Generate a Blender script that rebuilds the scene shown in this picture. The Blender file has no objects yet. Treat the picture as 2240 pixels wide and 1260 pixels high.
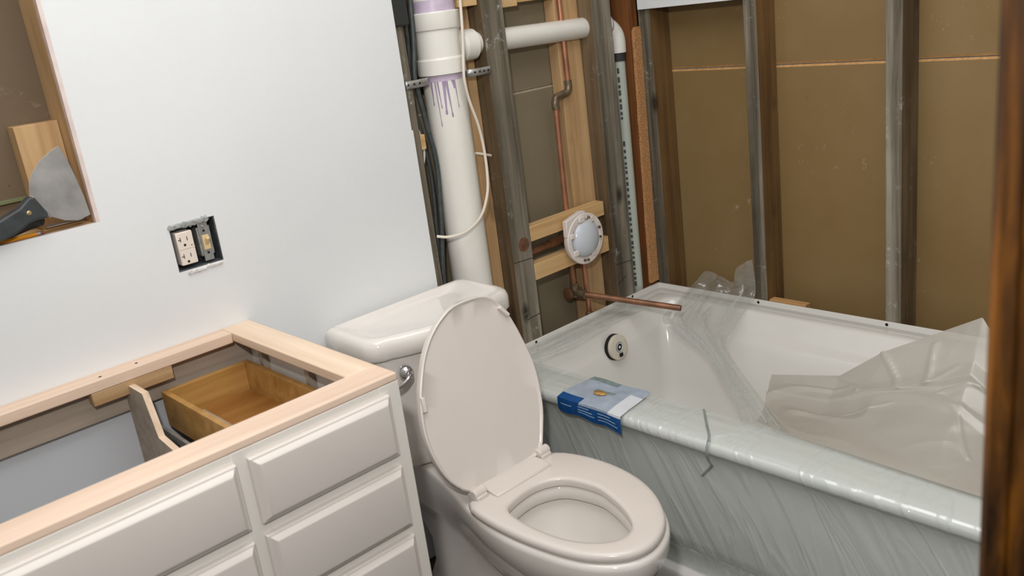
import bpy, bmesh, math, random
from mathutils import Vector, Matrix, noise

S = bpy.context.scene
C = S.collection
random.seed(4)

# ------------------------------------------------------------------ camera
cam_d = bpy.data.cameras.new('camera')
cam_d.sensor_width = 36.0
cam_d.lens = 36.0 * 1969.8383 / 2240.0
cam_d.clip_start = 0.02
cam = bpy.data.objects.new('camera', cam_d)
C.objects.link(cam)
YAW, PITCH, ROLL = 0.7142, 0.3070, -0.1304
_f = Vector((math.sin(YAW) * math.cos(PITCH), math.cos(YAW) * math.cos(PITCH), -math.sin(PITCH)))
_r = Vector((math.cos(YAW), -math.sin(YAW), 0))
_u = _r.cross(_f)
_r2 = math.cos(ROLL) * _r + math.sin(ROLL) * _u
_u2 = -math.sin(ROLL) * _r + math.cos(ROLL) * _u
_m = Matrix((_r2, _u2, -_f)).transposed().to_4x4()
_m.translation = Vector((-2.1493, -1.7657, 1.3630))
cam.matrix_world = _m
cam_d.dof.use_dof = True
cam_d.dof.focus_distance = 2.25
cam_d.dof.aperture_fstop = 5.0
S.camera = cam

# ------------------------------------------------------------------ light
S.view_settings.view_transform = 'Standard'
S.view_settings.look = 'None'
S.view_settings.gamma = 1.0
S.view_settings.use_curve_mapping = False
S.view_settings.exposure = 0.0

W = bpy.data.worlds.new('world')
S.world = W
W.use_nodes = True
W.node_tree.nodes['Background'].inputs[0].default_value = (0.80, 0.84, 0.90, 1)
W.node_tree.nodes['Background'].inputs[1].default_value = 0.12


def area(name, loc, target, size, power, col=(1, 1, 1), size_y=None):
    l = bpy.data.lights.new(name, 'AREA')
    l.energy = power
    l.color = col
    l.size = size
    if size_y:
        l.shape = 'RECTANGLE'
        l.size_y = size_y
    o = bpy.data.objects.new(name, l)
    C.objects.link(o)
    o.location = loc
    d = Vector(target) - Vector(loc)
    o.rotation_euler = d.to_track_quat('-Z', 'Y').to_euler()
    return o


area('camera_flash', (-2.22, -1.70, 1.72), (-0.9, -0.3, 0.8), 0.07, 14.5, (1.0, 0.985, 0.955))
area('ceiling_bounce', (-1.35, -0.85, 2.37), (-1.35, -0.85, 0), 1.5, 18, (1.0, 0.992, 0.98), 1.1)  # added area light standing in for flash bounced off the ceiling


# ------------------------------------------------------------------ helpers
def lin(c):
    r = []
    for v in c[:3]:
        v = v / 255.0
        r.append(v / 12.92 if v <= 0.04045 else ((v + 0.055) / 1.055) ** 2.4)
    return (r[0], r[1], r[2], 1.0)


def cr(pts, n=8, closed=False):
    """Catmull-Rom through pts."""
    P = [Vector(p) for p in pts]
    L = len(P)
    out = []
    segs = L if closed else L - 1
    for i in range(segs):
        if closed:
            a, b, c, d = P[(i - 1) % L], P[i], P[(i + 1) % L], P[(i + 2) % L]
        else:
            a = P[i - 1] if i > 0 else P[0] * 2 - P[1]
            b, c = P[i], P[i + 1]
            d = P[i + 2] if i + 2 < L else P[-1] * 2 - P[-2]
        for k in range(n):
            t = k / n
            out.append(0.5 * ((2 * b) + (c - a) * t + (2 * a - 5 * b + 4 * c - d) * t * t
                              + (3 * b - a - 3 * c + d) * t ** 3))
    if not closed:
        out.append(P[-1])
    return out


class M:
    """collects shapes in world coordinates, then links them as one mesh object"""

    def __init__(self):
        self.v, self.f, self.mi = [], [], []

    def add(self, verts, faces, mi=0):
        o = len(self.v)
        self.v += [Vector(p) for p in verts]
        for k, f in enumerate(faces):
            self.f.append([i + o for i in f])
            self.mi.append(mi[k] if isinstance(mi, (list, tuple)) else mi)
        return self

    def box(self, x0, x1, y0, y1, z0, z1, mi=0):
        vs = [(x, y, z) for x in (x0, x1) for y in (y0, y1) for z in (z0, z1)]
        fs = [(0, 1, 3, 2), (4, 6, 7, 5), (0, 4, 5, 1), (2, 3, 7, 6), (0, 2, 6, 4), (1, 5, 7, 3)]
        return self.add(vs, fs, mi)      # faces: -x +x -y +y -z +z

    def loft(self, rings, cap0=True, cap1=True, mi=0, closed=True):
        n = len(rings[0])
        vs = [p for r in rings for p in r]
        fs = []
        for i in range(len(rings) - 1):
            for j in range(n if closed else n - 1):
                k = (j + 1) % n
                fs.append((i * n + j, i * n + k, (i + 1) * n + k, (i + 1) * n + j))
        if cap0:
            fs.append(tuple(reversed(range(n))))
        if cap1:
            fs.append(tuple((len(rings) - 1) * n + j for j in range(n)))
        return self.add(vs, fs, mi)

    def tube(self, pts, r, n=14, mi=0, cap=True, hollow=0.0):
        P = [Vector(p) for p in pts]
        rr = r if isinstance(r, (list, tuple)) else [r] * len(P)
        T = []
        for i in range(len(P)):
            a = P[max(i - 1, 0)]
            b = P[min(i + 1, len(P) - 1)]
            T.append((b - a).normalized())
        up = Vector((0, 0, 1)) if abs(T[0].z) < 0.9 else Vector((0, 1, 0))
        u = T[0].cross(up).normalized()
        rings = []
        for i, p in enumerate(P):
            u = (u - T[i] * u.dot(T[i])).normalized()
            w = T[i].cross(u)
            rings.append([p + (u * math.cos(2 * math.pi * k / n) + w * math.sin(2 * math.pi * k / n)) * rr[i]
                          for k in range(n)])
        if hollow:
            c = P[-1]
            inner = [c + (q - c) * hollow for q in rings[-1]]
            rings.append(inner)
            rings.append([q - T[-1] * 0.04 for q in inner])
        return self.loft(rings, cap, cap, mi)

    def lathe(self, base, axis, prof, n=32, mi=0, cap=True):
        """prof = [(distance along axis, radius)]"""
        a = Vector(axis).normalized()
        up = Vector((0, 0, 1)) if abs(a.z) < 0.9 else Vector((1, 0, 0))
        u = a.cross(up).normalized()
        w = a.cross(u)
        b = Vector(base)
        rings = [[b + a * h + (u * math.cos(2 * math.pi * k / n) + w * math.sin(2 * math.pi * k / n)) * r
                  for k in range(n)] for h, r in prof]
        return self.loft(rings, cap, cap, mi)

    def prism(self, poly, axis, a0, a1, mi=0):
        """poly in the two remaining axes (in xyz order)"""
        def mk(p, a):
            q = list(p)
            q.insert('xyz'.index(axis), a)
            return q
        n = len(poly)
        vs = [mk(p, a0) for p in poly] + [mk(p, a1) for p in poly]
        fs = [(j, (j + 1) % n, n + (j + 1) % n, n + j) for j in range(n)]
        fs.append(tuple(range(n)))
        fs.append(tuple(reversed(range(n, 2 * n))))
        return self.add(vs, fs, mi)

    def grid(self, fn, nu, nv, mi=0):
        vs = [fn(i / nu, j / nv) for i in range(nu + 1) for j in range(nv + 1)]
        fs = [(i * (nv + 1) + j, (i + 1) * (nv + 1) + j, (i + 1) * (nv + 1) + j + 1, i * (nv + 1) + j + 1)
              for i in range(nu) for j in range(nv)]
        return self.add(vs, fs, mi)

    def build(self, name, mats, parent=None, bevel=0.0, smooth=0.6, solid=0.0, recalc=True, seg=2):
        if parent is not None:
            root = parent
            o = Vector((0, 0, 0))
            while root is not None:
                o += root.location
                root = root.parent
        else:
            xs = [p.x for p in self.v]
            ys = [p.y for p in self.v]
            zs = [p.z for p in self.v]
            o = Vector(((min(xs) + max(xs)) / 2, (min(ys) + max(ys)) / 2, min(zs)))
        me = bpy.data.meshes.new(name)
        me.from_pydata([p - o for p in self.v], [], self.f)
        if not isinstance(mats, (list, tuple)):
            mats = [mats]
        for m in mats:
            me.materials.append(m)
        me.polygons.foreach_set('material_index', self.mi)
        if recalc:
            bm = bmesh.new()
            bm.from_mesh(me)
            bmesh.ops.recalc_face_normals(bm, faces=bm.faces)
            bm.to_mesh(me)
            bm.free()
        if smooth:
            me.polygons.foreach_set('use_smooth', [True] * len(me.polygons))
            if smooth < 3:
                me.set_sharp_from_angle(angle=smooth)
        me.update()
        ob = bpy.data.objects.new(name, me)
        C.objects.link(ob)
        if parent is not None:
            ob.parent = parent
        else:
            ob.location = o
        if bevel:
            b = ob.modifiers.new('bevel', 'BEVEL')
            b.width = bevel
            b.segments = seg
            b.limit_method = 'ANGLE'
            b.angle_limit = 0.7
        if solid:
            s = ob.modifiers.new('solid', 'SOLIDIFY')
            s.thickness = solid
            s.offset = 0
        return ob


def tag(o, label, cat, group=None):
    o['label'] = label
    o['category'] = cat
    if group:
        o['group'] = group
    return o


def thing(name, label, cat, loc, group=None):
    o = bpy.data.objects.new(name, None)
    C.objects.link(o)
    o.location = loc
    o.empty_display_size = 0.05
    return tag(o, label, cat, group)


def struct(o):
    o['kind'] = 'structure'
    return o


def lab(o, t):
    o['label'] = t
    return o


# ------------------------------------------------------------------ materials
def nt(name):
    m = bpy.data.materials.new(name)
    m.use_nodes = True
    t = m.node_tree
    return m, t, t.nodes['Principled BSDF']


def N(t, kind, **kw):
    n = t.nodes.new(kind)
    for k, v in kw.items():
        if hasattr(n, k):
            setattr(n, k, v)
        else:
            n.inputs[k.replace('_', ' ')].default_value = v
    return n


def ramp(t, fac, stops):
    n = t.nodes.new('ShaderNodeValToRGB')
    el = n.color_ramp.elements
    while len(el) < len(stops):
        el.new(0.5)
    for e, (p, c) in zip(el, stops):
        e.position = p
        e.color = c
    t.links.new(fac, n.inputs[0])
    return n.outputs[0]


def coords(t, scale=(1, 1, 1), rnd=True):
    tc = t.nodes.new('ShaderNodeTexCoord')
    v = tc.outputs['Object']
    if rnd:
        oi = t.nodes.new('ShaderNodeObjectInfo')
        ad = N(t, 'ShaderNodeVectorMath', operation='MULTIPLY_ADD')
        t.links.new(oi.outputs['Random'], ad.inputs[0])
        ad.inputs[1].default_value = (3.1, 5.7, 9.3)
        t.links.new(v, ad.inputs[2])
        v = ad.outputs[0]
    mp = t.nodes.new('ShaderNodeMapping')
    mp.inputs['Scale'].default_value = scale
    t.links.new(v, mp.inputs['Vector'])
    return mp.outputs[0]


def mixc(t, fac, a, b, mode='MIX'):
    n = t.nodes.new('ShaderNodeMix')
    n.data_type = 'RGBA'
    n.blend_type = mode
    for s, val in ((0, fac), (6, a), (7, b)):
        if hasattr(val, 'is_output'):
            t.links.new(val, n.inputs[s])
        else:
            n.inputs[s].default_value = val
    return n.outputs[2]


def plain(name, col, rough=0.5, metal=0.0, mottle=0.06, mscale=9.0, bump=0.0, bscale=60.0, coat=0.0, spec=None):
    m, t, b = nt(name)
    c = lin(col)
    b.inputs['Roughness'].default_value = rough
    b.inputs['Metallic'].default_value = metal
    b.inputs['Coat Weight'].default_value = coat
    b.inputs['Coat Roughness'].default_value = 0.08
    if spec is not None:
        b.inputs['Specular IOR Level'].default_value = spec
    v = coords(t)
    n = N(t, 'ShaderNodeTexNoise', Scale=mscale, Detail=4.0)
    t.links.new(v, n.inputs['Vector'])
    lo = tuple(x * (1 - mottle) for x in c[:3]) + (1,)
    hi = tuple(min(1, x * (1 + mottle)) for x in c[:3]) + (1,)
    t.links.new(ramp(t, n.outputs['Fac'], [(0.3, lo), (0.7, hi)]), b.inputs['Base Color'])
    if bump:
        n2 = N(t, 'ShaderNodeTexNoise', Scale=bscale, Detail=5.0)
        t.links.new(v, n2.inputs['Vector'])
        bp = N(t, 'ShaderNodeBump', Strength=bump, Distance=0.01)
        t.links.new(n2.outputs['Fac'], bp.inputs['Height'])
        t.links.new(bp.outputs[0], b.inputs['Normal'])
    return m


def wood(name, dark, mid, light, axis='z', rough=0.7, fine=38.0, along=1.6, specks=0.0, knots=0.0, spec=0.3,
         speck_col=(215, 213, 208), blotch=0.25, contrast=1.0):
    m, t, b = nt(name)
    sc = [fine, fine, fine]
    sc['xyz'.index(axis)] = along
    b.inputs['Roughness'].default_value = rough
    b.inputs['Specular IOR Level'].default_value = spec
    v = coords(t, sc)
    n = N(t, 'ShaderNodeTexNoise', Scale=1.0, Detail=6.0, Roughness=0.62, Distortion=0.4)
    t.links.new(v, n.inputs['Vector'])
    w = 0.22 / contrast
    c = ramp(t, n.outputs['Fac'], [(max(0, 0.5 - w), lin(dark)), (0.5, lin(mid)), (min(1, 0.5 + w), lin(light))])
    v2 = coords(t)
    big = N(t, 'ShaderNodeTexNoise', Scale=5.0, Detail=3.0)
    t.links.new(v2, big.inputs['Vector'])
    g = ramp(t, big.outputs['Fac'], [(0.3, (1 - blotch, 1 - blotch, 1 - blotch, 1)), (0.7, (1 + blotch * .3,) * 3 + (1,))])
    c = mixc(t, 1.0, c, g, 'MULTIPLY')
    if knots:
        ks = [9.0, 9.0, 9.0]
        ks['xyz'.index(axis)] = 4.5
        v3 = coords(t, ks)
        vo = N(t, 'ShaderNodeTexVoronoi', Scale=1.0)
        t.links.new(v3, vo.inputs['Vector'])
        k = ramp(t, vo.outputs['Distance'], [(0.06, (1, 1, 1, 1)), (0.17, (0, 0, 0, 1))])
        mu = N(t, 'ShaderNodeMath', operation='MULTIPLY')
        t.links.new(k, mu.inputs[0])
        mu.inputs[1].default_value = knots
        dk = tuple(x * 0.28 for x in lin(dark)[:3]) + (1,)
        c = mixc(t, mu.outputs[0], c, dk)
    if specks:
        s1 = N(t, 'ShaderNodeTexNoise', Scale=42.0, Detail=5.0, Roughness=0.7)
        t.links.new(v2, s1.inputs['Vector'])
        s2 = N(t, 'ShaderNodeTexNoise', Scale=6.5, Detail=2.0)
        t.links.new(v2, s2.inputs['Vector'])
        a = ramp(t, s1.outputs['Fac'], [(0.56, (0, 0, 0, 1)), (0.70, (1, 1, 1, 1))])
        d = ramp(t, s2.outputs['Fac'], [(0.50, (0, 0, 0, 1)), (0.66, (1, 1, 1, 1))])
        mu = N(t, 'ShaderNodeMath', operation='MULTIPLY')
        t.links.new(a, mu.inputs[0])
        t.links.new(d, mu.inputs[1])
        m2 = N(t, 'ShaderNodeMath', operation='MULTIPLY')
        t.links.new(mu.outputs[0], m2.inputs[0])
        m2.inputs[1].default_value = specks
        c = mixc(t, m2.outputs[0], c, lin(speck_col))
    t.links.new(c, b.inputs['Base Color'])
    bp = N(t, 'ShaderNodeBump', Strength=0.25, Distance=0.004)
    t.links.new(n.outputs['Fac'], bp.inputs['Height'])
    t.links.new(bp.outputs[0], b.inputs['Normal'])
    return m


def board(name, c1, c2, rough=0.45, scuff=0.5):
    """brown hardboard with pale scuffs and tiny nail marks"""
    m, t, b = nt(name)
    b.inputs['Roughness'].default_value = rough
    b.inputs['Specular IOR Level'].default_value = 0.3
    v = coords(t, rnd=False)
    n = N(t, 'ShaderNodeTexNoise', Scale=2.2, Detail=5.0, Roughness=0.6)
    t.links.new(v, n.inputs['Vector'])
    c = ramp(t, n.outputs['Fac'], [(0.3, lin(c1)), (0.7, lin(c2))])
    s1 = N(t, 'ShaderNodeTexNoise', Scale=30.0, Detail=6.0, Roughness=0.75)
    t.links.new(v, s1.inputs['Vector'])
    s2 = N(t, 'ShaderNodeTexNoise', Scale=4.0, Detail=2.0)
    t.links.new(v, s2.inputs['Vector'])
    a = ramp(t, s1.outputs['Fac'], [(0.60, (0, 0, 0, 1)), (0.70, (1, 1, 1, 1))])
    d = ramp(t, s2.outputs['Fac'], [(0.50, (0, 0, 0, 1)), (0.64, (1, 1, 1, 1))])
    mu = N(t, 'ShaderNodeMath', operation='MULTIPLY')
    t.links.new(a, mu.inputs[0])
    t.links.new(d, mu.inputs[1])
    m2 = N(t, 'ShaderNodeMath', operation='MULTIPLY')
    t.links.new(mu.outputs[0], m2.inputs[0])
    m2.inputs[1].default_value = scuff
    c = mixc(t, m2.outputs[0], c, lin((205, 190, 170)))
    vo = N(t, 'ShaderNodeTexVoronoi', Scale=7.0)
    t.links.new(v, vo.inputs['Vector'])
    k = ramp(t, vo.outputs['Distance'], [(0.012, (0.25, 0.25, 0.25, 1)), (0.02, (1, 1, 1, 1))])
    c = mixc(t, 1.0, c, k, 'MULTIPLY')
    t.links.new(c, b.inputs['Base Color'])
    return m


def film_mat(name, col, alpha, rough=0.12, bump=0.6, bscale=(14, 14, 14), trans=0.5, whit=0.3, rot=0.0):
    """clear to milky polythene: see-through, with gloss and some scattering"""
    m, t, b = nt(name)
    t.nodes.remove(b)
    out = t.nodes['Material Output']
    tcn = t.nodes.new('ShaderNodeTexCoord')
    mr = t.nodes.new('ShaderNodeMapping')
    mr.inputs['Rotation'].default_value = (rot, 0, 0)
    t.links.new(tcn.outputs['Object'], mr.inputs['Vector'])
    ms = t.nodes.new('ShaderNodeMapping')
    ms.inputs['Scale'].default_value = bscale
    t.links.new(mr.outputs[0], ms.inputs['Vector'])
    v = ms.outputs[0]
    n = N(t, 'ShaderNodeTexNoise', Scale=1.0, Detail=3.0, Roughness=0.5, Distortion=0.6)
    t.links.new(v, n.inputs['Vector'])
    rd = ramp(t, n.outputs['Fac'], [(0.42, (0, 0, 0, 1)), (0.5, (1, 1, 1, 1)), (0.58, (0, 0, 0, 1))])
    bp = N(t, 'ShaderNodeBump', Strength=bump, Distance=0.006)
    t.links.new(rd, bp.inputs['Height'])
    df = N(t, 'ShaderNodeBsdfDiffuse', Color=lin(col))
    tl = N(t, 'ShaderNodeBsdfTranslucent', Color=lin(col))
    gl = N(t, 'ShaderNodeBsdfGlossy', Color=(1, 1, 1, 1), Roughness=rough)
    tp = N(t, 'ShaderNodeBsdfTransparent', Color=(0.97, 0.98, 0.975, 1))
    for s in (df, tl, gl):
        t.links.new(bp.outputs[0], s.inputs['Normal'])
    m1 = N(t, 'ShaderNodeMixShader')
    m1.inputs[0].default_value = trans
    t.links.new(df.outputs[0], m1.inputs[1])
    t.links.new(tl.outputs[0], m1.inputs[2])
    al = N(t, 'ShaderNodeMath', operation='MULTIPLY_ADD')
    t.links.new(rd, al.inputs[0])
    al.inputs[1].default_value = whit
    al.inputs[2].default_value = alpha
    m2 = N(t, 'ShaderNodeMixShader')
    t.links.new(al.outputs[0], m2.inputs[0])
    t.links.new(tp.outputs[0], m2.inputs[1])
    t.links.new(m1.outputs[0], m2.inputs[2])
    lw = N(t, 'ShaderNodeLayerWeight', Blend=0.5)
    pw = N(t, 'ShaderNodeMath', operation='POWER')
    t.links.new(lw.outputs['Facing'], pw.inputs[0])
    pw.inputs[1].default_value = 5.0
    fr = N(t, 'ShaderNodeMath', operation='MULTIPLY_ADD')
    t.links.new(pw.outputs[0], fr.inputs[0])
    fr.inputs[1].default_value = 0.6
    fr.inputs[2].default_value = 0.08
    m3 = N(t, 'ShaderNodeMixShader')
    t.links.new(fr.outputs[0], m3.inputs[0])
    t.links.new(m2.outputs[0], m3.inputs[1])
    t.links.new(gl.outputs[0], m3.inputs[2])
    t.links.new(m3.outputs[0], out.inputs['Surface'])
    return m


DRY = plain('drywall_paint', (227, 229, 230), 0.75, mottle=0.035, mscale=2.2, bump=0.05, bscale=90)
MUD = plain('joint_compound', (226, 224, 222), 0.8, mottle=0.2, mscale=60, bump=0.5, bscale=140)
GYPS = plain('gypsum_edge', (214, 192, 184), 0.9, mottle=0.15, mscale=40)
CEIL = plain('ceiling_paint', (230, 228, 224), 0.9)
FLOOR = wood('floor_wood', (38, 28, 20), (56, 42, 32), (74, 58, 44), 'x', 0.5)
GREY = wood('weathered_wood', (80, 73, 60), (118, 110, 95), (156, 149, 134), 'z', 0.9, fine=24, along=1.0, specks=0.8, knots=0.9, contrast=1.5)
GREYB = wood('weathered_wood_side', (84, 68, 48), (112, 94, 70), (138, 118, 92), 'z', 0.85, fine=24, along=1.0, specks=0.25, knots=0.8, contrast=1.2)
BRSIDE = wood('aged_wood_side', (96, 70, 40), (120, 90, 54), (138, 106, 68), 'z', 0.75, specks=0.05, knots=0.8)
TAN = wood('new_pine_upright', (176, 138, 96), (200, 163, 118), (214, 180, 136), 'z', 0.65, knots=0.5, blotch=0.12)
TANX = wood('new_pine_level', (192, 152, 100), (214, 176, 124), (226, 192, 144), 'x', 0.65, fine=46, knots=0.3, blotch=0.1)
BROWN = wood('stained_board', (84, 48, 22), (116, 70, 36), (140, 90, 50), 'z', 0.6, knots=0.4)
CORK = plain('fibreboard_edge', (206, 150, 98), 0.95, mottle=0.35, mscale=260, bump=0.7, bscale=300)
RAWX = wood('raw_maple_level', (214, 184, 160), (229, 202, 180), (238, 214, 194), 'x', 0.55, fine=42, along=1.2, blotch=0.05)
RAWY = wood('raw_maple_depth', (214, 186, 160), (232, 206, 180), (240, 218, 194), 'y', 0.55, fine=42, along=1.2, blotch=0.05)
PLYG = wood('birch_ply', (146, 132, 118), (164, 150, 136), (178, 164, 150), 'x', 0.7, blotch=0.08)
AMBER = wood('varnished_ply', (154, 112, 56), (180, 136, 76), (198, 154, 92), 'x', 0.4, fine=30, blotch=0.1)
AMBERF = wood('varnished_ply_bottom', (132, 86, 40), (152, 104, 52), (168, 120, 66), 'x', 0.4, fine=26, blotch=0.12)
OAK = wood('dark_oak', (26, 14, 3), (78, 46, 10), (132, 80, 18), 'z', 0.45, fine=30, along=3.5, blotch=0.45, spec=0.3, contrast=1.7)
HARD_R = board('hardboard_gold', (134, 108, 68), (146, 122, 84), 0.42, 0.5)
HARD_B = board('hardboard_olive', (128, 118, 96), (140, 128, 106), 0.5, 0.15)
HEDGE = plain('hardboard_raw_edge', (196, 152, 98), 0.8, mottle=0.2, mscale=80)
HEDGE2 = plain('hardboard_pale_edge', (172, 160, 134), 0.8, mottle=0.1, mscale=80)
DARK = plain('dark_gap', (26, 22, 18), 0.9)
PVC = plain('white_pvc', (234, 231, 223), 0.22, mottle=0.02, coat=0.3)
PVCG = plain('printed_pvc', (188, 194, 184), 0.3, mottle=0.03)
PRIMER = plain('purple_primer', (198, 182, 202), 0.3, mottle=0.15, mscale=30)
PRIMERD = plain('purple_primer_drip', (166, 146, 174), 0.3, mottle=0.15, mscale=30)
INK = plain('green_black_ink', (70, 82, 76), 0.6)
RUBBER = plain('black_rubber', (44, 46, 46), 0.6, mottle=0.2)
COPPER = plain('copper', (192, 134, 106), 0.32, 0.65, mottle=0.2, mscale=20)
COPPERD = plain('tarnished_copper', (140, 100, 74), 0.45, 0.5, mottle=0.35, mscale=24)
BRASS = plain('soldered_fitting', (124, 108, 88), 0.38, 0.5, mottle=0.4, mscale=60)
STEEL = plain('galvanised_steel', (176, 176, 174), 0.38, 0.75, mottle=0.25, mscale=50)
BLADE = plain('worn_steel_blade', (172, 170, 168), 0.42, 0.55, mottle=0.22, mscale=22)
CHROME = plain('chrome', (225, 226, 230), 0.06, 1.0, mottle=0.02)
CABLE_W = plain('white_cable_jacket', (226, 216, 202), 0.45)
CABLE_B = plain('dark_cable_jacket', (66, 72, 72), 0.5, mottle=0.25, mscale=70)
PORC = plain('bone_porcelain', (232, 226, 220), 0.1, mottle=0.01, coat=0.4)
SEATP = plain('bone_seat_plastic', (222, 213, 206), 0.22, mottle=0.01)
PAINT = plain('cream_cabinet_paint', (231, 225, 217), 0.3, mottle=0.015, coat=0.15)
FRONTP = plain('cream_front_paint', (216, 208, 201), 0.3, mottle=0.015, coat=0.15)
TUBA = plain('white_acrylic', (228, 226, 221), 0.14, mottle=0.01, coat=0.3)
CREAM = plain('cream_plastic', (216, 208, 192), 0.35)
IVORY = plain('ivory_switch', (226, 200, 150), 0.35)
OUTLET = plain('light_almond_plastic', (236, 224, 212), 0.35)
GUARD = plain('white_guard_plastic', (232, 222, 216), 0.4)
DOME = plain('frosted_dome', (206, 212, 220), 0.22, mottle=0.02)
KNOB = plain('dark_tool_handle', (58, 62, 64), 0.4, mottle=0.3, mscale=40)
YEL = plain('pencil_yellow', (226, 150, 30), 0.4)
PINK = plain('pencil_eraser', (140, 70, 74), 0.8)
GREEN = plain('green_strip', (112, 118, 82), 0.6)
BLUE = plain('label_blue', (16, 76, 138), 0.35, mottle=0.2, mscale=60)
PALEB = plain('label_pale_blue', (166, 178, 194), 0.3, mottle=0.12, mscale=40)
WHITEP = plain('label_white', (222, 226, 232), 0.4)
ORNG = plain('label_orange', (206, 162, 92), 0.4, mottle=0.25, mscale=80)
STRIPE = plain('label_text', (150, 178, 208), 0.4)
GRBLUE = plain('label_grey_green', (128, 146, 146), 0.4, mottle=0.2, mscale=60)
WATER = None
m_, t_, b_ = nt('still_water')
b_.inputs['Base Color'].default_value = (0.93, 0.95, 0.95, 1)
b_.inputs['Roughness'].default_value = 0.0
b_.inputs['IOR'].default_value = 1.33
b_.inputs['Transmission Weight'].default_value = 1.0
WATER = m_
FILM = film_mat('cling_film', (228, 237, 236), 0.33, 0.16, 0.45, (3, 13, 2.2), 0.2, 0.10, 0.46)
FILMS = film_mat('stretched_film', (224, 228, 226), 0.22, 0.09, 0.55, (8, 8, 8), 0.4, 0.10)
FOLD = film_mat('folded_film', (232, 234, 232), 0.42, 0.08, 0.3, (10, 10, 10), 0.3, 0.1)
SHEET = film_mat('milky_polythene', (194, 188, 178), 0.82, 0.36, 0.25, (3, 3, 3), 0.30, 0.05)

# ------------------------------------------------------------------ room shell
D = -0.0127                      # room face of the drywall; bare stud faces are at 0


def cells(xs, zs, keep, y0, y1, low=lambda i, k: 0):
    """a board with rectangular cut-outs: only outside faces are made. Material 1 on cut edges"""
    b = M()
    nx, nz = len(xs) - 1, len(zs) - 1
    for i in range(nx):
        for k in range(nz):
            if not keep(i, k):
                continue
            x0, x1, z0, z1 = xs[i], xs[i + 1], zs[k], zs[k + 1]
            b.add([(x0, y0, z0), (x1, y0, z0), (x1, y0, z1), (x0, y0, z1)], [(0, 1, 2, 3)], low(i, k))
            b.add([(x0, y1, z0), (x1, y1, z0), (x1, y1, z1), (x0, y1, z1)], [(3, 2, 1, 0)], 0)
            for di, dk, a, c in ((-1, 0, (x0, z0), (x0, z1)), (1, 0, (x1, z1), (x1, z0)),
                                 (0, -1, (x1, z0), (x0, z0)), (0, 1, (x0, z1), (x1, z1))):
                ii, kk = i + di, k + dk
                if 0 <= ii < nx and 0 <= kk < nz and keep(ii, kk):
                    continue
                b.add([(a[0], y0, a[1]), (c[0], y0, c[1]), (c[0], y1, c[1]), (a[0], y1, a[1])], [(0, 1, 2, 3)], 1)
    return b


xs = [-2.80, -2.03, -1.626, -1.6185, -1.4970, -1.4010, -1.379, -0.8775, -0.8735]
zs = [0.0, 0.40, 0.705, 0.9300, 1.0240, 1.067, 1.100, 1.86, 2.40]


def keep_dry(i, k):
    if i == 1 and k in (5, 6):
        return False             # rough opening for the recessed cabinet
    if i == 4 and k == 3:
        return False             # outlet box cut-out
    if i == 7 and k >= 6:
        return False             # ragged step of the sheet's end
    return True


SHADEP = plain('shaded_grey_blue_wall', (196, 199, 204), 0.7, mottle=0.04, mscale=3)
# shade low on the wall, behind cabinet and toilet, put into its colour
struct(cells(xs, zs, keep_dry, D, -0.0002, lambda i, k: 2 if (k == 0 or (k == 1 and i <= 5)) else (3 if i == 2 and k in (5, 6) else 0)).build('wall_back', [DRY, GYPS, SHADEP, plain('bare_paper_edge', (222, 206, 200), 0.85, mottle=0.1, mscale=30)], smooth=0))

# the next room's hardboard seen between the studs: two sheets with a chamfered joint
b = M().box(-2.80, -1.5885, 0.090, 0.104, 0.0, 2.40)
struct(b.build('wall_rear', board('hardboard_brown', (104, 88, 70), (116, 98, 78), 0.5, 0.25), smooth=0))
b = M()
b.prism([(0.090, 0.0), (0.104, 0.0), (0.104, 1.1205), (0.094, 1.1205), (0.090, 1.1155)], 'x', -1.588, 0.12)
b.prism([(0.090, 2.40), (0.104, 2.40), (0.104, 1.1220), (0.094, 1.1220), (0.090, 1.1270)], 'x', -1.588, 0.12)
o = b.build('wall_rear', [HARD_B, HEDGE2], smooth=0)
for p in o.data.polygons:
    if 0.2 < abs(p.normal.z) < 0.95:
        p.material_index = 1
struct(o)
b = M()
b.prism([(0.090, 0.0), (0.104, 0.0), (0.104, 1.1045), (0.0945, 1.1045), (0.090, 1.0990)], 'y', -1.55, 0.09)
b.prism([(0.090, 2.40), (0.104, 2.40), (0.104, 1.1062), (0.0945, 1.1068), (0.090, 1.1123)], 'y', -1.55, 0.09)
o = b.build('wall_right', [HARD_R, HEDGE], smooth=0)
for p in o.data.polygons:
    if 0.2 < abs(p.normal.z) < 0.95:
        p.material_index = 1
struct(o)
struct(M().box(-2.90, -2.80, -1.65, 0.104, 0, 2.40).build('wall_left', DRY, smooth=0))
b = M()
b.box(-2.80, -2.42, -1.65, -1.55, 0, 2.40)
b.box(-1.468, 0.104, -1.65, -1.55, 0, 2.40)
b.box(-2.42, -1.468, -1.65, -1.55, 2.06, 2.40)
struct(b.build('wall_front', DRY, smooth=0))
struct(M().box(-3.2, 0.104, -2.9, 0.104, -0.05, 0).build('floor', FLOOR, smooth=0))
struct(M().box(-2.90, 0.104, -1.65, 0.104, 2.40, 2.45).build('ceiling', CEIL, smooth=0))
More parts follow.
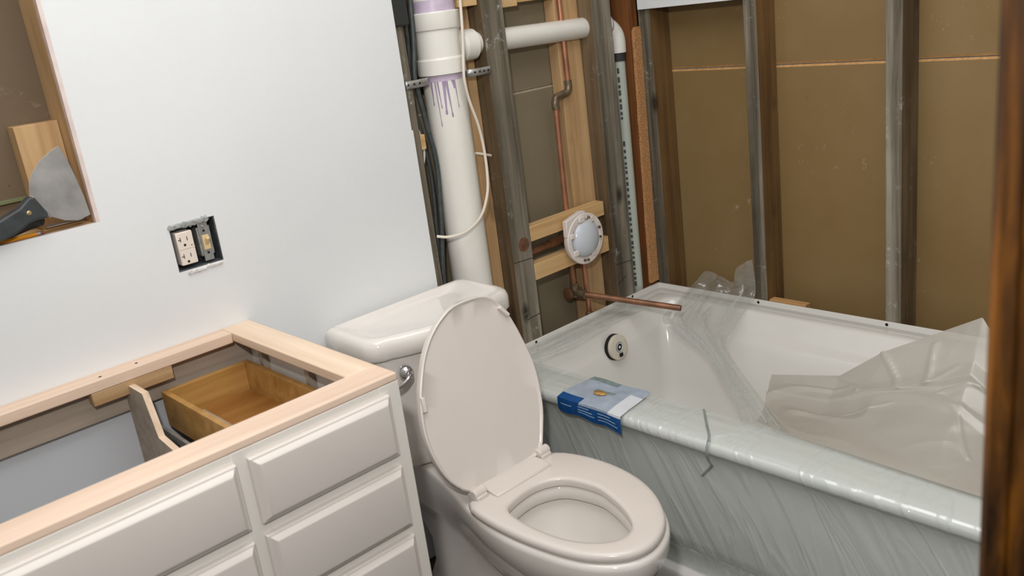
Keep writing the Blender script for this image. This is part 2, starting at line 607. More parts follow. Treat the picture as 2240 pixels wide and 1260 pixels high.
# dark oak door frame: jambs, head, casing on the room side
b = M()
b.box(-1.488, -1.468, -1.665, -1.545, 0, 2.04)
b.box(-2.42, -2.40, -1.665, -1.545, 0, 2.04)
b.box(-2.42, -1.468, -1.665, -1.545, 2.04, 2.06)
b.prism([(-1.494, -1.55), (-1.494, -1.536), (-1.488, -1.529), (-1.445, -1.531), (-1.430, -1.540), (-1.430, -1.55)], 'z', 0, 2.10)
b.prism([(-2.394, -1.55), (-2.394, -1.536), (-2.40, -1.529), (-2.443, -1.531), (-2.458, -1.540), (-2.458, -1.55)], 'z', 0, 2.10)
b.box(-2.458, -1.430, -1.55, -1.531, 2.04, 2.10)
o = b.build('door_1', OAK, bevel=0.002)
o['label'] = 'dark oak door frame close to the camera at right'
struct(o)


# ------------------------------------------------------------------ framing
def stud(label, x0, x1, y0, y1, z0, z1, front, side, frontdir='y', name='stud', group='wall studs', cat='stud'):
    b = M()
    #            -x    +x    -y    +y    -z   +z
    if frontdir == 'y':
        mi = [1, 1, 0, 1, 1, 1]
    else:
        mi = [0, 1, 1, 1, 1, 1]
    b.box(x0, x1, y0, y1, z0, z1, mi)
    return tag(b.build(name, [front, side], bevel=0.0018), label, cat, group)


stud('weathered grey stud half hidden by the end of the white drywall', -0.893, -0.846, 0.0, 0.088, 0.0, 2.40, GREY, GREYB)
stud('weathered grey double stud between the white drain and the copper pipe', -0.600, -0.527, 0.0, 0.088, 0.0, 2.40, GREY, GREYB)
stud('weathered grey stud behind the round valve guard, left of the thin printed pipe', -0.196, -0.115, 0.0, 0.088, 0.0, 2.40, GREY, GREYB)
stud('brown stained corner stud just right of the thin printed pipe', -0.042, -0.0005, 0.0, 0.088, 0.0, 2.40, BROWN, BROWN)
stud('tan new board standing behind the white drain stack', -0.690, -0.602, 0.050, 0.088, 0.0, 2.40, TAN, TAN)
stud('tan new board standing behind the bent copper pipe', -0.292, -0.198, 0.050, 0.088, 0.0, 2.40, TAN, TAN)
stud('tan stud forming the right side of the wall opening with the putty knife', -1.626, -1.588, 0.0, 0.088, 0.0, 2.40, TAN, TAN)
stud('stained brown edged grey stud in the corner beside the fibreboard strip', 0.0, 0.088, -0.046, -0.003, 0.0, 2.40, GREY, BRSIDE, 'x')
stud('grey faced stud on the brown panel wall above the bunched film', 0.0, 0.088, -0.398, -0.358, 0.0, 2.40, GREY, BRSIDE, 'x')
stud('grey faced stud on the brown panel wall nearest the door frame', 0.0, 0.088, -0.786, -0.745, 0.0, 2.40, GREY, GREYB, 'x')

S2_ = bpy.data.objects['stud.001']
S3_ = bpy.data.objects['stud.002']
for so_, pts_ in ((S2_, ((-0.600, 0.686), (-0.5275, 0.682))), (S2_, ((-0.576, 0.515), (-0.5275, 0.518))), (S3_, ((-0.190, 0.563), (-0.1155, 0.557))), (S3_, ((-0.190, 0.500), (-0.150, 0.517)))):
    b = M()
    (xa, za), (xb, zb) = pts_
    b.add([(xa, -0.0004, za), (xb, -0.0004, zb), (xb, -0.0004, zb + 0.0016), (xa, -0.0004, za + 0.0016)], [(0, 1, 2, 3)])
    b.build('saw_mark', DARK, so_, solid=0.0004)
b = M()
b.lathe((-0.556, -0.0002, 0.728), (0, -1, 0), [(0, 0.020), (0.0006, 0.0195), (0.0008, 0.011)], 20)
lab(b.build('knot', plain('reddish_knot', (104, 70, 50), 0.7, mottle=0.35, mscale=90), S2_), 'reddish brown knot')

# fibreboard strip with a ragged edge
b = M()
L, Rr = [], []
for i in range(61):
    z = 0.462 + (1.246 - 0.462) * i / 60
    xl = -0.046 + 0.014 * i / 60 + 0.0022 * noise.noise((0, 0, z * 22))
    L.append((xl, z))
    Rr.append((-0.008 + 0.006 * i / 60 + 0.0012 * noise.noise((5, 0, z * 30)), z))
L[-1] = (L[-1][0] + 0.009, L[-1][1] - 0.002)
Rr[-1] = (Rr[-1][0] - 0.006, Rr[-1][1] - 0.002)
b.loft([[(a[0], -0.011, a[1]), (c[0], -0.011, c[1]), (c[0], -0.001, c[1]), (a[0], -0.001, a[1])] for a, c in zip(L, Rr)])
tag(b.build('fibreboard_strip', CORK, smooth=0.5), 'narrow orange-brown fibreboard strip standing in the corner by the tub', 'board')


def blocking(name, label, x0, x1, y0, y1, z0, z1, mat=TANX, group=None):
    return tag(M().box(x0, x1, y0, y1, z0, z1).build(name, mat, bevel=0.0015), label, 'wood block', group)


blocking('wood_blocking', 'pale pine block above the valve guard, upper of two across the studs', -0.5265, -0.2225, -0.0005, 0.034, 0.728, 0.770, group='pine blocks holding the valve')
blocking('wood_blocking', 'pale pine block under the valve guard, lower of two across the studs', -0.5265, -0.2155, -0.0005, 0.034, 0.616, 0.662, group='pine blocks holding the valve')
blocking('wood_blocking', 'pale wood block at the top edge behind the white cable', -0.6655, -0.602, 0.010, 0.048, 1.362, 1.46)
blocking('wood_blocking', 'pale wood block at the top edge right of the grey double stud', -0.5265, -0.446, 0.030, 0.086, 1.347, 1.46)
blocking('wood_blocking', 'long pale wood crosspiece at the top edge behind the copper pipe', -0.4455, -0.294, 0.046, 0.088, 1.355, 1.46)
blocking('wood_block', 'small tan wood block on the grey stud beside the drain', -0.8455, -0.829, 0.004, 0.030, 1.046, 1.082)
blocking('wood_block', 'upright tan board standing in the wall opening behind the putty knife', -1.704, -1.627, 0.046, 0.087, 1.0675, 1.258, TAN)
blocking('wood_sill', 'tan sill board at the bottom of the wall opening', -2.06, -1.627, 0.0, 0.0885, 1.030, 1.0668)
blocking('wood_shim', 'thin tan wood strip behind the long tub rim', 0.004, 0.030, -0.515, -0.400, 0.400, 0.4535, wood('new_pine_depth', (176, 128, 78), (200, 156, 104), (214, 172, 122), 'y', 0.7))
tag(M().box(-2.05, -1.7055, 0.080, 0.0895, 1.1230, 1.1305).build('green_strip', GREEN, bevel=0.001), 'thin green strip along the brown panel inside the wall opening', 'strip')
tag(M().box(-0.0135, -0.001, -0.374, -0.0135, 1.2905, 2.36).build('drywall_offcut', DRY, bevel=0.001), 'white drywall piece at the top of the brown panel wall', 'board')
b = M()
b.box(-0.885, -0.835, -0.012, -0.0005, 1.338, 1.56)
tag(b.build('rubber_pad', RUBBER, bevel=0.004), 'black rubber pad on the grey stud at the top edge', 'pad')

# ------------------------------------------------------------------ drain: stack, tee, branch, elbow, riser
AX, AY = -0.729, 0.0275
dr = thing('drain_pipe', 'white plastic drain stack with purple primer drips, its branch pipe and printed riser', 'pipe', (AX, AY, 0.0))
M().lathe((AX, AY, 0.02), (0, 0, 1), [(0, 0.0525), (1.24, 0.0525)], 48).build('stack', PVC, dr)
M().lathe((AX, AY, 1.30), (0, 0, 1), [(0, 0.0525), (0.80, 0.0525)], 48).build('stack', PVC, dr)
tee = M().lathe((AX, AY, 1.213), (0, 0, 1),
                [(0, 0.0525), (0, 0.0605), (0.036, 0.0605), (0.0395, 0.0570), (0.105, 0.0570), (0.1055, 0.0605),
                 (0.107, 0.0612), (0.145, 0.0612), (0.147, 0.059), (0.147, 0.0525)], 48)
tee.lathe((AX + 0.02, AY, 1.271), (1, -0.10, 0.0), [(0, 0.034), (0.045, 0.034), (0.047, 0.038), (0.082, 0.038), (0.085, 0.034), (0.085, 0.030)], 32)
tee = tee.build('tee_fitting', PVC, dr, bevel=0.0012)
M().lathe((AX, AY, 1.360), (0, 0, 1), [(0, 0.0530), (0.027, 0.0530)], 48, cap=False).build('primer_band', PRIMER, dr)
M().lathe((AX, AY, 1.198), (0, 0, 1), [(0, 0.0530), (0.015, 0.0530)], 48, cap=False).build('primer_band', PRIMER, dr)
cv = math.atan2(-1.7657 - AY, -2.1493 - AX)           # the drips are on the room side of the stack
for da, ln_, w, bend in ((-0.62, 0.058, 0.0040, 0.00), (-0.42, 0.110, 0.0028, 0.02), (-0.30, 0.066, 0.0034, 0.02), (0.00, 0.082, 0.0060, -0.02), (0.12, 0.090, 0.0044, 0.03),
                         (0.42, 0.022, 0.0055, 0.02), (0.52, 0.070, 0.0026, 0.02)):
    b = M()
    rows = []
    for i in range(13):
        tt = i / 12
        an = cv + da + bend * tt * 3
        z = 1.200 - ln_ * tt
        ww = w * (1.5 - 1.1 * tt + (0.5 if i >= 11 else 0)) * 0.5
        rows.append([(AX + 0.0529 * math.cos(an + s * ww / 0.0527), AY + 0.0529 * math.sin(an + s * ww / 0.0527), z) for s in (-1, 0, 1)])
    b.loft(rows, False, False, closed=False)
    b.build('primer_drip', PRIMERD, dr)
BY, QY = 0.042, 0.030
M().tube([(-0.66, 0.036, 1.272), (-0.095, BY, 1.262)], 0.0285, 28).build('branch_pipe', PVC, dr)
el = M().tube(cr([(-0.120, BY, 1.2625), (-0.106, BY, 1.261), (-0.084, 0.038, 1.253), (-0.068, 0.033, 1.234), (-0.0635, QY, 1.212), (-0.0635, QY, 1.178)], 6), 0.0245, 24)
el.lathe((-0.112, BY, 1.262), (1, 0, -0.05), [(0, 0.022), (0, 0.0305), (0.016, 0.0305), (0.018, 0.026), (0.018, 0.022)], 24)
el.lathe((-0.0635, QY, 1.178), (0, 0, 1), [(0, 0.018), (0, 0.0225), (0.034, 0.0225), (0.037, 0.020)], 24)
el.build('elbow', PVC, dr)
M().lathe((-0.096, BY, 1.261), (1, 0, -0.05), [(0, 0.0310), (0.004, 0.0310)], 24, cap=False).build('primer_band', PRIMERD, dr)
M().lathe((-0.0635, QY, 1.154), (0, 0, 1), [(0, 0.017), (0, 0.0212), (0.024, 0.0212), (0.024, 0.017)], 24).build('coupling', RUBBER, dr)
random.seed(11)
zz, RZ, INKS = 1.135, [1.160], []
while zz > 0.46:
    ln_ = random.choice([0.008, 0.010, 0.012, 0.016])
    if 0.93 < zz < 0.985:
        zz -= 0.055
        continue
    INKS.append(len(RZ))
    RZ += [zz, zz - ln_]
    zz -= ln_ + random.choice([0.005, 0.007, 0.010])
RZ.append(0.02)
b = M()
b.loft([[(-0.0635 - 0.005 * (1.16 - z) + 0.0185 * math.cos(2 * math.pi * k / 48), QY + 0.0185 * math.sin(2 * math.pi * k / 48), z) for k in range(48)] for z in RZ])
ca = math.atan2(-1.7657 - QY, -2.1493 + 0.064) - 0.25
for i in INKS:
    for k in range(48):
        d_ = (2 * math.pi * (k + 0.5) / 48 - ca + math.pi) % (2 * math.pi) - math.pi
        if abs(d_) < 0.17:
            b.mi[i * 48 + k] = 1
b.build('riser', [PVCG, INK], dr)

# perforated strap round the stack
ST = thing('pipe_strap', 'perforated steel strap holding the white drain stack to the studs', 'strap', (AX, AY, 1.205))
pts = [(-0.868, -0.003), (-0.846, -0.006), (-0.815, -0.004), (-0.792, 0.006)]
for k in range(9):
    an = math.pi * 1.02 - math.pi * 1.04 * k / 8
    pts.append((AX + 0.0575 * math.cos(an), AY + 0.0575 * math.sin(an)))
pts += [(-0.664, 0.004), (-0.640, -0.004), (-0.612, -0.005), (-0.597, -0.0035)]
P2 = cr([(p[0], p[1], 0) for p in pts], 4)
b = M()
b.loft([[(p.x, p.y, 1.2125), (p.x, p.y, 1.1945)] for p in P2], False, False, closed=False)
b.build('strap', STEEL, ST, solid=0.0016)
for x, y in ((-0.860, -0.0048), (-0.845, -0.0072), (-0.828, -0.0062), (-0.650, -0.0030), (-0.636, -0.0058), (-0.622, -0.0062), (-0.608, -0.006)):
    M().lathe((x, y, 1.2035), (0, -1, 0), [(0, 0.0028), (0.0006, 0.0028)], 12).build('strap_hole', DARK, ST)

# ------------------------------------------------------------------ cables
def cable(name, label, pts, r, mat, cat='cable'):
    return tag(M().tube(cr(pts, 8), r, 10).build(name, mat), label, cat)


cable('electric_cable', 'dark grey cable running down beside the white drain stack',
      [(-0.790, 0.026, 1.46), (-0.7955, 0.026, 1.392), (-0.8015, 0.024, 1.331), (-0.808, 0.024, 1.278), (-0.818, 0.024, 1.221), (-0.815, 0.024, 1.182), (-0.809, 0.024, 1.137),
       (-0.801, 0.024, 1.079), (-0.793, 0.024, 1.032), (-0.792, 0.024, 0.974), (-0.799, 0.024, 0.905), (-0.807, 0.024, 0.835), (-0.825, 0.024, 0.706), (-0.83, 0.024, 0.5)], 0.0062, CABLE_B)
cable('electric_cable', 'short dark cable leaving the black rubber pad towards the drain',
      [(-0.834, 0.008, 1.350), (-0.826, 0.018, 1.335), (-0.820, 0.026, 1.310), (-0.816, 0.036, 1.270), (-0.820, 0.042, 1.22), (-0.820, 0.043, 1.15), (-0.806, 0.043, 1.05), (-0.800, 0.043, 0.95), (-0.812, 0.043, 0.80), (-0.830, 0.043, 0.66)], 0.0048, CABLE_B)
cable('electric_cable', 'white cable hanging in a long loop across the white drain stack',
      [(-0.700, -0.045, 1.46), (-0.702, -0.045, 1.379), (-0.709, -0.045, 1.295), (-0.720, -0.045, 1.221), (-0.722, -0.045, 1.189), (-0.713, -0.042, 1.143), (-0.693, -0.040, 1.078), (-0.684, -0.038, 1.019),
       (-0.684, -0.038, 0.955), (-0.695, -0.040, 0.904), (-0.728, -0.044, 0.856), (-0.779, -0.044, 0.830), (-0.826, -0.030, 0.826), (-0.852, -0.012, 0.832)], 0.0036, CABLE_W)
cable('electric_cable', 'short white cable stub between the drain stack and the grey double stud',
      [(-0.695, 0.086, 0.996), (-0.666, 0.044, 0.999), (-0.648, 0.034, 0.997), (-0.628, 0.026, 0.990), (-0.606, 0.03, 0.983)], 0.0036, CABLE_W)
cable('electric_cable', 'short white cable curving beside the small tan wood block',
      [(-0.84, 0.034, 1.13), (-0.832, 0.034, 1.105), (-0.822, 0.034, 1.080), (-0.817, 0.034, 1.050), (-0.820, 0.034, 1.020), (-0.836, 0.034, 0.986)], 0.0036, CABLE_W)

# ------------------------------------------------------------------ copper supply and shower valve
VX, VZ = -0.341, 0.690
sv = thing('shower_valve', 'copper shower plumbing with a white round valve guard between the studs', 'shower valve', (VX, 0.045, 0.40))
CY = 0.040
M().tube([(-0.281, CY, 1.60), (-0.277, CY, 1.128)], 0.0083, 18).build('riser', COPPER, sv)
M().tube(cr([(-0.277, CY, 1.130), (-0.277, CY, 1.112), (-0.283, CY, 1.099), (-0.300, CY, 1.095), (-0.318, CY, 1.093), (-0.331, CY, 1.089), (-0.337, CY, 1.076), (-0.337, CY, 1.058)], 5),
         [0.0105] * 36, 18).build('elbow', BRASS, sv)
M().tube([(-0.337, CY, 1.062), (-0.341, CY, 0.70)], 0.0076, 18).build('riser', COPPER, sv)
b = M()
b.lathe((VX, 0.055, VZ), (0, -1, 0), [(0, 0.030), (0.045, 0.030), (0.045, 0.022), (0.070, 0.022)], 20)
b.build('valve_body', BRASS, sv)
b = M().tube([(-0.526, CY, 0.684), (-0.350, CY, 0.690)], 0.0095, 16)
b.tube([(-0.425, CY, 0.6875), (-0.375, CY, 0.689)], 0.0125, 16)
b.build('hot_pipe', COPPERD, sv)
# cut old pipe end seen through the grey stud
# guard ring: a shallow ring with a wide lip, lugs and a frosted dome
g = M()
g.lathe((VX, -0.004, VZ), (0, -1, 0), [(0, 0.060), (0.004, 0.0690), (0.016, 0.0745), (0.024, 0.0745), (0.026, 0.0725), (0.026, 0.060), (0.024, 0.0575), (0.018, 0.0555), (0.016, 0.050)], 56)
g = g.build('valve_guard', GUARD, sv, bevel=0.0008)
for an, rad, s in ((100, 0.060, 0.011), (160, 0.058, 0.009), (215, 0.056, 0.010), (300, 0.056, 0.010), (350, 0.056, 0.010), (62, 0.057, 0.010)):
    a = math.radians(an)
    cx, cz = VX + rad * math.cos(a), VZ + rad * math.sin(a)
    M().box(cx - s, cx + s, -0.033, -0.0265, cz - s * 0.8, cz + s * 0.8).build('guard_lug', GUARD, g, bevel=0.002)
bb = M()
bb.prism([(-0.414, 0.710), (-0.412, 0.757), (-0.352, 0.772), (-0.330, 0.770), (-0.340, 0.752), (-0.396, 0.712)], 'y', -0.0275, -0.012)
bb.build('guard_tab', GUARD, g, bevel=0.002)
for an, rad in ((268, 0.062), (255, 0.062), (352, 0.057), (20, 0.060), (75, 0.062)):
    a = math.radians(an)
    M().lathe((VX + rad * math.cos(a), -0.0302, VZ + rad * math.sin(a)), (0, -1, 0), [(0, 0.004), (0.0045, 0.004), (0.006, 0.003)], 14).build('guard_screw', BRASS, g)
d = M()
d.lathe((VX + 0.003, -0.010, VZ), (0, -1, 0), [(0, 0.052)] + [(0.012 + 0.027 * math.sin(k * math.pi / 20), 0.0535 * math.cos(k * math.pi / 20)) for k in range(10)] + [(0.039, 0.001)], 40)
d.build('dome_cover', DOME, sv)
M().tube([(-0.345, CY, 0.672), (-0.341, CY, 0.505)], 0.0092, 16).build('drop_pipe', COPPERD, sv)
M().tube([(-0.304, CY - 0.012, 0.672), (-0.301, CY - 0.012, 0.43)], 0.0076, 16).build('drop_pipe', COPPER, sv)
b = M()
b.tube([(-0.341, CY, 0.545), (-0.341, CY, 0.503)], 0.0125, 16)
b.tube([(-0.353, CY, 0.515), (-0.315, CY, 0.513)], 0.0125, 16)
b.tube([(-0.338, CY + 0.004, 0.513), (-0.331, CY - 0.034, 0.511)], 0.0135, 16)
b.build('tee_fitting', BRASS, sv)
M().lathe((-0.352, CY + 0.008, 0.515), (-1, 0.1, 0), [(0, 0.010), (0.006, 0.019), (0.012, 0.019), (0.015, 0.008)], 20).build('drop_ear', COPPERD, sv)
M().lathe((-0.301, CY - 0.012, 0.41), (0, 0, 1), [(0, 0.011), (0.032, 0.011), (0.034, 0.009)], 16).build('coupling', BRASS, sv)
M().tube([(-0.333, CY - 0.02, 0.5115), (-0.2125, -0.250, 0.4720)], 0.0088, 20, hollow=0.78).build('spout_stub', COPPERD, sv)
M().lathe((-0.2130, -0.2490, 0.4722), (0.1205, -0.27, -0.0395), [(-0.002, 0.0066), (0.0008, 0.0066)], 16).build('pipe_mouth', DARK, sv)

# ------------------------------------------------------------------ outlet box
ob = thing('outlet_box', 'metal wall box with an almond double outlet and an ivory switch, no cover plate', 'outlet', (-1.45, 0.0, 0.93))
b = M()
b.box(-1.4945, -1.4035, 0.040, 0.042, 0.9325, 1.0215)
b.box(-1.4965, -1.4945, -0.0115, 0.042, 0.9305, 1.0235)
b.box(-1.4035, -1.4015, -0.0115, 0.042, 0.9305, 1.0235)
b.box(-1.4945, -1.4035, -0.0115, 0.042, 0.9305, 0.9325)
b.box(-1.4945, -1.4035, -0.0115, 0.042, 1.0215, 1.0235)
b.build('metal_box', plain('dull_box_steel', (92, 98, 102), 0.5, 0.5, mottle=0.3, mscale=60), ob, bevel=0.0006)
# receptacle
rc = M().box(-1.4885, -1.4545, -0.0165, 0.012, 0.9415, 1.0085).build('receptacle', OUTLET, ob, bevel=0.002)
M().box(-1.4885, -1.4545, -0.0171, -0.0160, 0.9742, 0.9752).build('outlet_groove', CREAM, rc)
for zo in (0.0, -0.034):
    zc = 0.9935 + zo
    b = M()
    b.box(-1.4820, -1.4805, -0.01685, -0.0150, zc - 0.004, zc + 0.005)
    b.box(-1.4860, -1.4820, -0.01685, -0.0150, zc - 0.0007, zc + 0.0009)
    b.build('slot', DARK, rc)
    M().box(-1.4680, -1.4665, -0.01685, -0.0150, zc - 0.0035, zc + 0.0045).build('slot', DARK, rc)
    M().lathe((-1.4742, -0.0150, zc - 0.0115), (0, -1, 0), [(0, 0.0026), (0.0019, 0.0026)], 14).build('ground_hole', DARK, rc)
M().lathe((-1.4605, -0.0150, 0.9790), (0, -1, 0), [(0, 0.0012), (0.0019, 0.0012)], 10).build('indicator', DARK, rc)
# switch
sw = M()
sw.box(-1.4375, -1.4175, -0.0095, -0.0075, 0.9365, 1.0185)
sw.box(-1.4415, -1.4135, -0.0075, 0.015, 0.9480, 1.0070)
sw = sw.build('switch', STEEL, ob, bevel=0.0008)
M().box(-1.4345, -1.4205, -0.0125, -0.0090, 0.9600, 0.9900).build('toggle_frame', IVORY, sw, bevel=0.001)
M().prism([(-0.0120, 0.9690), (-0.0120, 0.9810), (-0.0225, 0.9880), (-0.0240, 0.9830)], 'x', -1.4312, -1.4240).build('toggle', IVORY, sw, bevel=0.0008)
for z in (0.9530, 0.9990, 1.0085):
    M().lathe((-1.4275, -0.0090, z), (0, -1, 0), [(0, 0.0026), (0.0014, 0.0026), (0.002, 0.0018)], 12).build('screw', DARK if z < 1.005 else STEEL, sw)
# dried compound crumbs round the box
random.seed(3)
GREYMUD = plain('grey_dried_compound', (168, 172, 170), 0.85, mottle=0.35, mscale=90, bump=0.6, bscale=160)
for (x0, x1, zc, hh, mat) in ((-1.500, -1.414, 1.0215, 0.0085, GREYMUD), (-1.480, -1.440, 0.9245, 0.0055, MUD), (-1.440, -1.405, 0.9260, 0.0045, MUD)):
    b = M()
    n = 22
    rows = []
    for i in range(n + 1):
        x = x0 + (x1 - x0) * i / n
        h1 = hh * (0.55 + 0.9 * abs(noise.noise((x * 160, zc * 7, 0))))
        h2 = hh * (0.55 + 0.9 * abs(noise.noise((x * 140, zc * 7, 5))))
        if i in (0, n):
            h1 *= 0.3
            h2 *= 0.3
        d_ = 0.0035 + 0.003 * abs(noise.noise((x * 120, 3, 1)))
        rows.append([(x, -0.0122, zc - h1), (x, -0.0127 - d_, zc - h1 * 0.5), (x, -0.0127 - d_, zc + h2 * 0.5), (x, -0.0122, zc + h2)])
    b.loft(rows)
    b.build('compound_smear', mat, ob, smooth=0.9)

# ------------------------------------------------------------------ tools in the wall opening
kn = thing('putty_knife', 'wide steel taping knife leaning in the corner of the wall opening', 'putty knife', (-1.68, -0.004, 1.068))
out = [(-1.6315, 1.0840), (-1.6340, 1.1180), (-1.6385, 1.1500), (-1.6455, 1.1870), (-1.6540, 1.2170), (-1.6690, 1.2115), (-1.6930, 1.1980), (-1.7120, 1.1790), (-1.7210, 1.1630),
       (-1.7270, 1.1390), (-1.7240, 1.1280), (-1.7080, 1.1000), (-1.7000, 1.0975), (-1.6780, 1.0850), (-1.6550, 1.0790)]


def yk(x):
    return -0.012 - 0.010 * max(0, min(1, (-1.632 - x) / 0.09))


b = M()
n = len(out)
b.add([(x, yk(x), z) for x, z in out] + [(x, yk(x) + 0.0014, z) for x, z in out],
      [tuple(range(n)), tuple(reversed(range(n, 2 * n)))] + [(i, (i + 1) % n, n + (i + 1) % n, n + i) for i in range(n)])
b.build('blade', BLADE, kn, bevel=0.0004)
hd = [(-1.7060, 1.1060), (-1.7100, 1.0985), (-1.7250, 1.0990), (-1.7400, 1.0965), (-1.7700, 1.0820), (-1.8300, 1.0560 + 0.014), (-1.8450, 1.0720), (-1.8450, 1.0950), (-1.8300, 1.1020), (-1.7900, 1.1120),
      (-1.7500, 1.1270), (-1.7330, 1.1400), (-1.7260, 1.1420), (-1.7200, 1.1370)]
b = M()
b.prism(hd, 'y', -0.034, -0.012)
h = b.build('handle', KNOB, kn, bevel=0.004, seg=3)
b = M()
b.prism([(-1.7000, 1.0985), (-1.7055, 1.0975), (-1.7270, 1.1385), (-1.7225, 1.1415)], 'y', -0.030, -0.014)
b.build('bolster', STEEL, kn, bevel=0.0015)
M().lathe((-1.7370, -0.0335, 1.1150), (0, -1, 0), [(0, 0.0040), (0.0014, 0.0040), (0.002, 0.003)], 16).build('rivet', plain('brass_rivet', (196, 170, 120), 0.3, 0.7), h)
k2 = thing('putty_knife', 'dark handled knife lying on the sill under the wide taping knife', 'putty knife', (-1.76, 0.0, 1.068))
M().tube(cr([(-1.706, 0.016, 1.088), (-1.716, 0.014, 1.090), (-1.735, 0.010, 1.089), (-1.775, 0.004, 1.083), (-1.84, 0.0, 1.0795)], 5), [0.006] + [0.0085] * 4 + [0.0105] * 16, 12).build('handle', KNOB, k2)
M().box(-1.706, -1.640, 0.004, 0.026, 1.0760, 1.0774).build('blade', BLADE, k2)
pc = thing('pencil', 'yellow pencil lying on the sill of the wall opening', 'pencil', (-1.74, 0.01, 1.068))
pa, pb = Vector((-1.790, 0.0005, 1.0712)), Vector((-1.7275, -0.0030, 1.0712))
dv = (pb - pa).normalized()
M().tube([pa, pb], 0.0036, 6).build('shaft', YEL, pc)
M().tube([pb, pb + dv * 0.006], 0.0037, 12).build('ferrule', STEEL, pc)
M().tube([pb + dv * 0.006, pb + dv * 0.0125], [0.0033, 0.0031], 12).build('eraser', PINK, pc)

# ------------------------------------------------------------------ vanity
VR, VL, VF = -1.378, -2.300, -0.550
va = thing('vanity_cabinet', 'cream vanity cabinet without a top, raw wood rails around its open inside', 'vanity', (-1.84, -0.28, 0.0))
M().box(VR - 0.016, VR, -0.532, -0.014, 0.0, 0.7705).build('side_panel', PAINT, va, bevel=0.001)
M().box(VL, VL + 0.016, -0.532, -0.014, 0.0, 0.7705).build('side_panel', PAINT, va, bevel=0.001)
b = M()
b.box(VR - 0.040, VR, VF, -0.532, 0.09, 0.7755)
b.box(-1.690, -1.652, VF, -0.532, 0.09, 0.7755)
b.box(VL, VL + 0.040, VF, -0.532, 0.09, 0.7755)
for xa, xb, zz_ in ((VL + 0.04, -1.690, ((0.735, 0.7755), (0.620, 0.660), (0.090, 0.13))),
                    (-1.652, VR - 0.04, ((0.735, 0.7755), (0.605, 0.660), (0.474, 0.52), (0.335, 0.385), (0.090, 0.13)))):
    for z0, z1 in zz_:
        b.box(xa, xb, VF, -0.532, z0, z1)
b.build('face_frame', PAINT, va, bevel=0.001)
lab(M().box(VL, VR, VF, -0.486, 0.7757, 0.790).build('top_rail', RAWX, va, bevel=0.0025), 'raw maple rail along the front')
lab(M().box(VL, VR - 0.0622, -0.060, -0.0130, 0.7680, 0.790).build('top_rail', RAWX, va, bevel=0.002), 'raw maple rail along the wall')
lab(M().box(VR - 0.062, VR, -0.4855, -0.0130, 0.7707, 0.790).build('top_rail', RAWY, va, bevel=0.002), 'raw maple rail at the toilet end')
for x, y in ((-1.702, -0.045), (-1.631, -0.040)):
    M().lathe((x, y, 0.7899), (0, 0, 1), [(0, 0.0030), (0.0005, 0.0030)], 12).build('screw_hole', DARK, va)
M().box(VL + 0.016, VR - 0.016, -0.030, -0.0135, 0.700, 0.7675).build('nailer', PLYG, va, bevel=0.0008)
M().box(-1.729, -1.574, -0.0600, -0.0305, 0.7420, 0.7678).build('corner_block', wood('shaded_pine_level', (150, 116, 78), (176, 142, 102), (192, 160, 120), 'x', 0.7, fine=46), va, bevel=0.001)  # pine coloured darker for the shade under the rail
b = M()
b.prism([(-0.0305, 0.10), (-0.0305, 0.7415), (-0.0605, 0.7415), (-0.0605, 0.7590), (-0.128, 0.7590), (-0.156, 0.6760), (-0.250, 0.6640), (-0.531, 0.6640), (-0.531, 0.10)], 'x', -1.662, -1.650)
o = b.build('partition', [PLYG, RAWY], va)
for p in o.data.polygons:
    if abs(p.normal.x) < 0.3:
        p.material_index = 1
M().box(VL + 0.016, VR - 0.016, -0.531, -0.014, 0.09, 0.104).build('bottom_panel', PLYG, va)
M().box(-1.6370, -1.6300, -0.53, -0.06, 0.660, 0.672).build('drawer_slide', STEEL, va, bevel=0.001)
for y in (-0.095, -0.280):
    M().box(VR - 0.030, VR - 0.0165, y - 0.012, y + 0.004, 0.30, 0.7700).build('guide_strip', PLYG, va)


def front(name, x0, x1, z0, z1):
    """a slab front with a wide sloping bevel all round"""
    e = 0.012
    b = M()
    def ring(d, y):
        return [(x0 + d, y, z0 + d), (x1 - d, y, z0 + d), (x1 - d, y, z1 - d), (x0 + d, y, z1 - d)]
    b.loft([ring(0, VF - 0.0003), ring(0, VF - 0.0075), ring(0.0015, VF - 0.0095), ring(0.0045, VF - 0.0105), ring(e * 0.72, VF - 0.0155), ring(e, VF - 0.0185), ring(e + 0.003, VF - 0.0190)])
    return b.build(name, FRONTP, va, bevel=0.0008, smooth=0.35)


fr_ = [front('drawer', -1.667, -1.4045, 0.6470, 0.7600), front('drawer', -1.667, -1.4045, 0.5080, 0.6260), front('drawer', -1.667, -1.4045, 0.3680, 0.4890)]
front('false_front', -2.262, -1.6870, 0.6470, 0.7600)
front('cabinet_door', -1.962, -1.6870, 0.1150, 0.6260)
front('cabinet_door', -2.262, -1.9760, 0.1150, 0.6260)
front('drawer', -1.667, -1.4045, 0.1150, 0.3480)
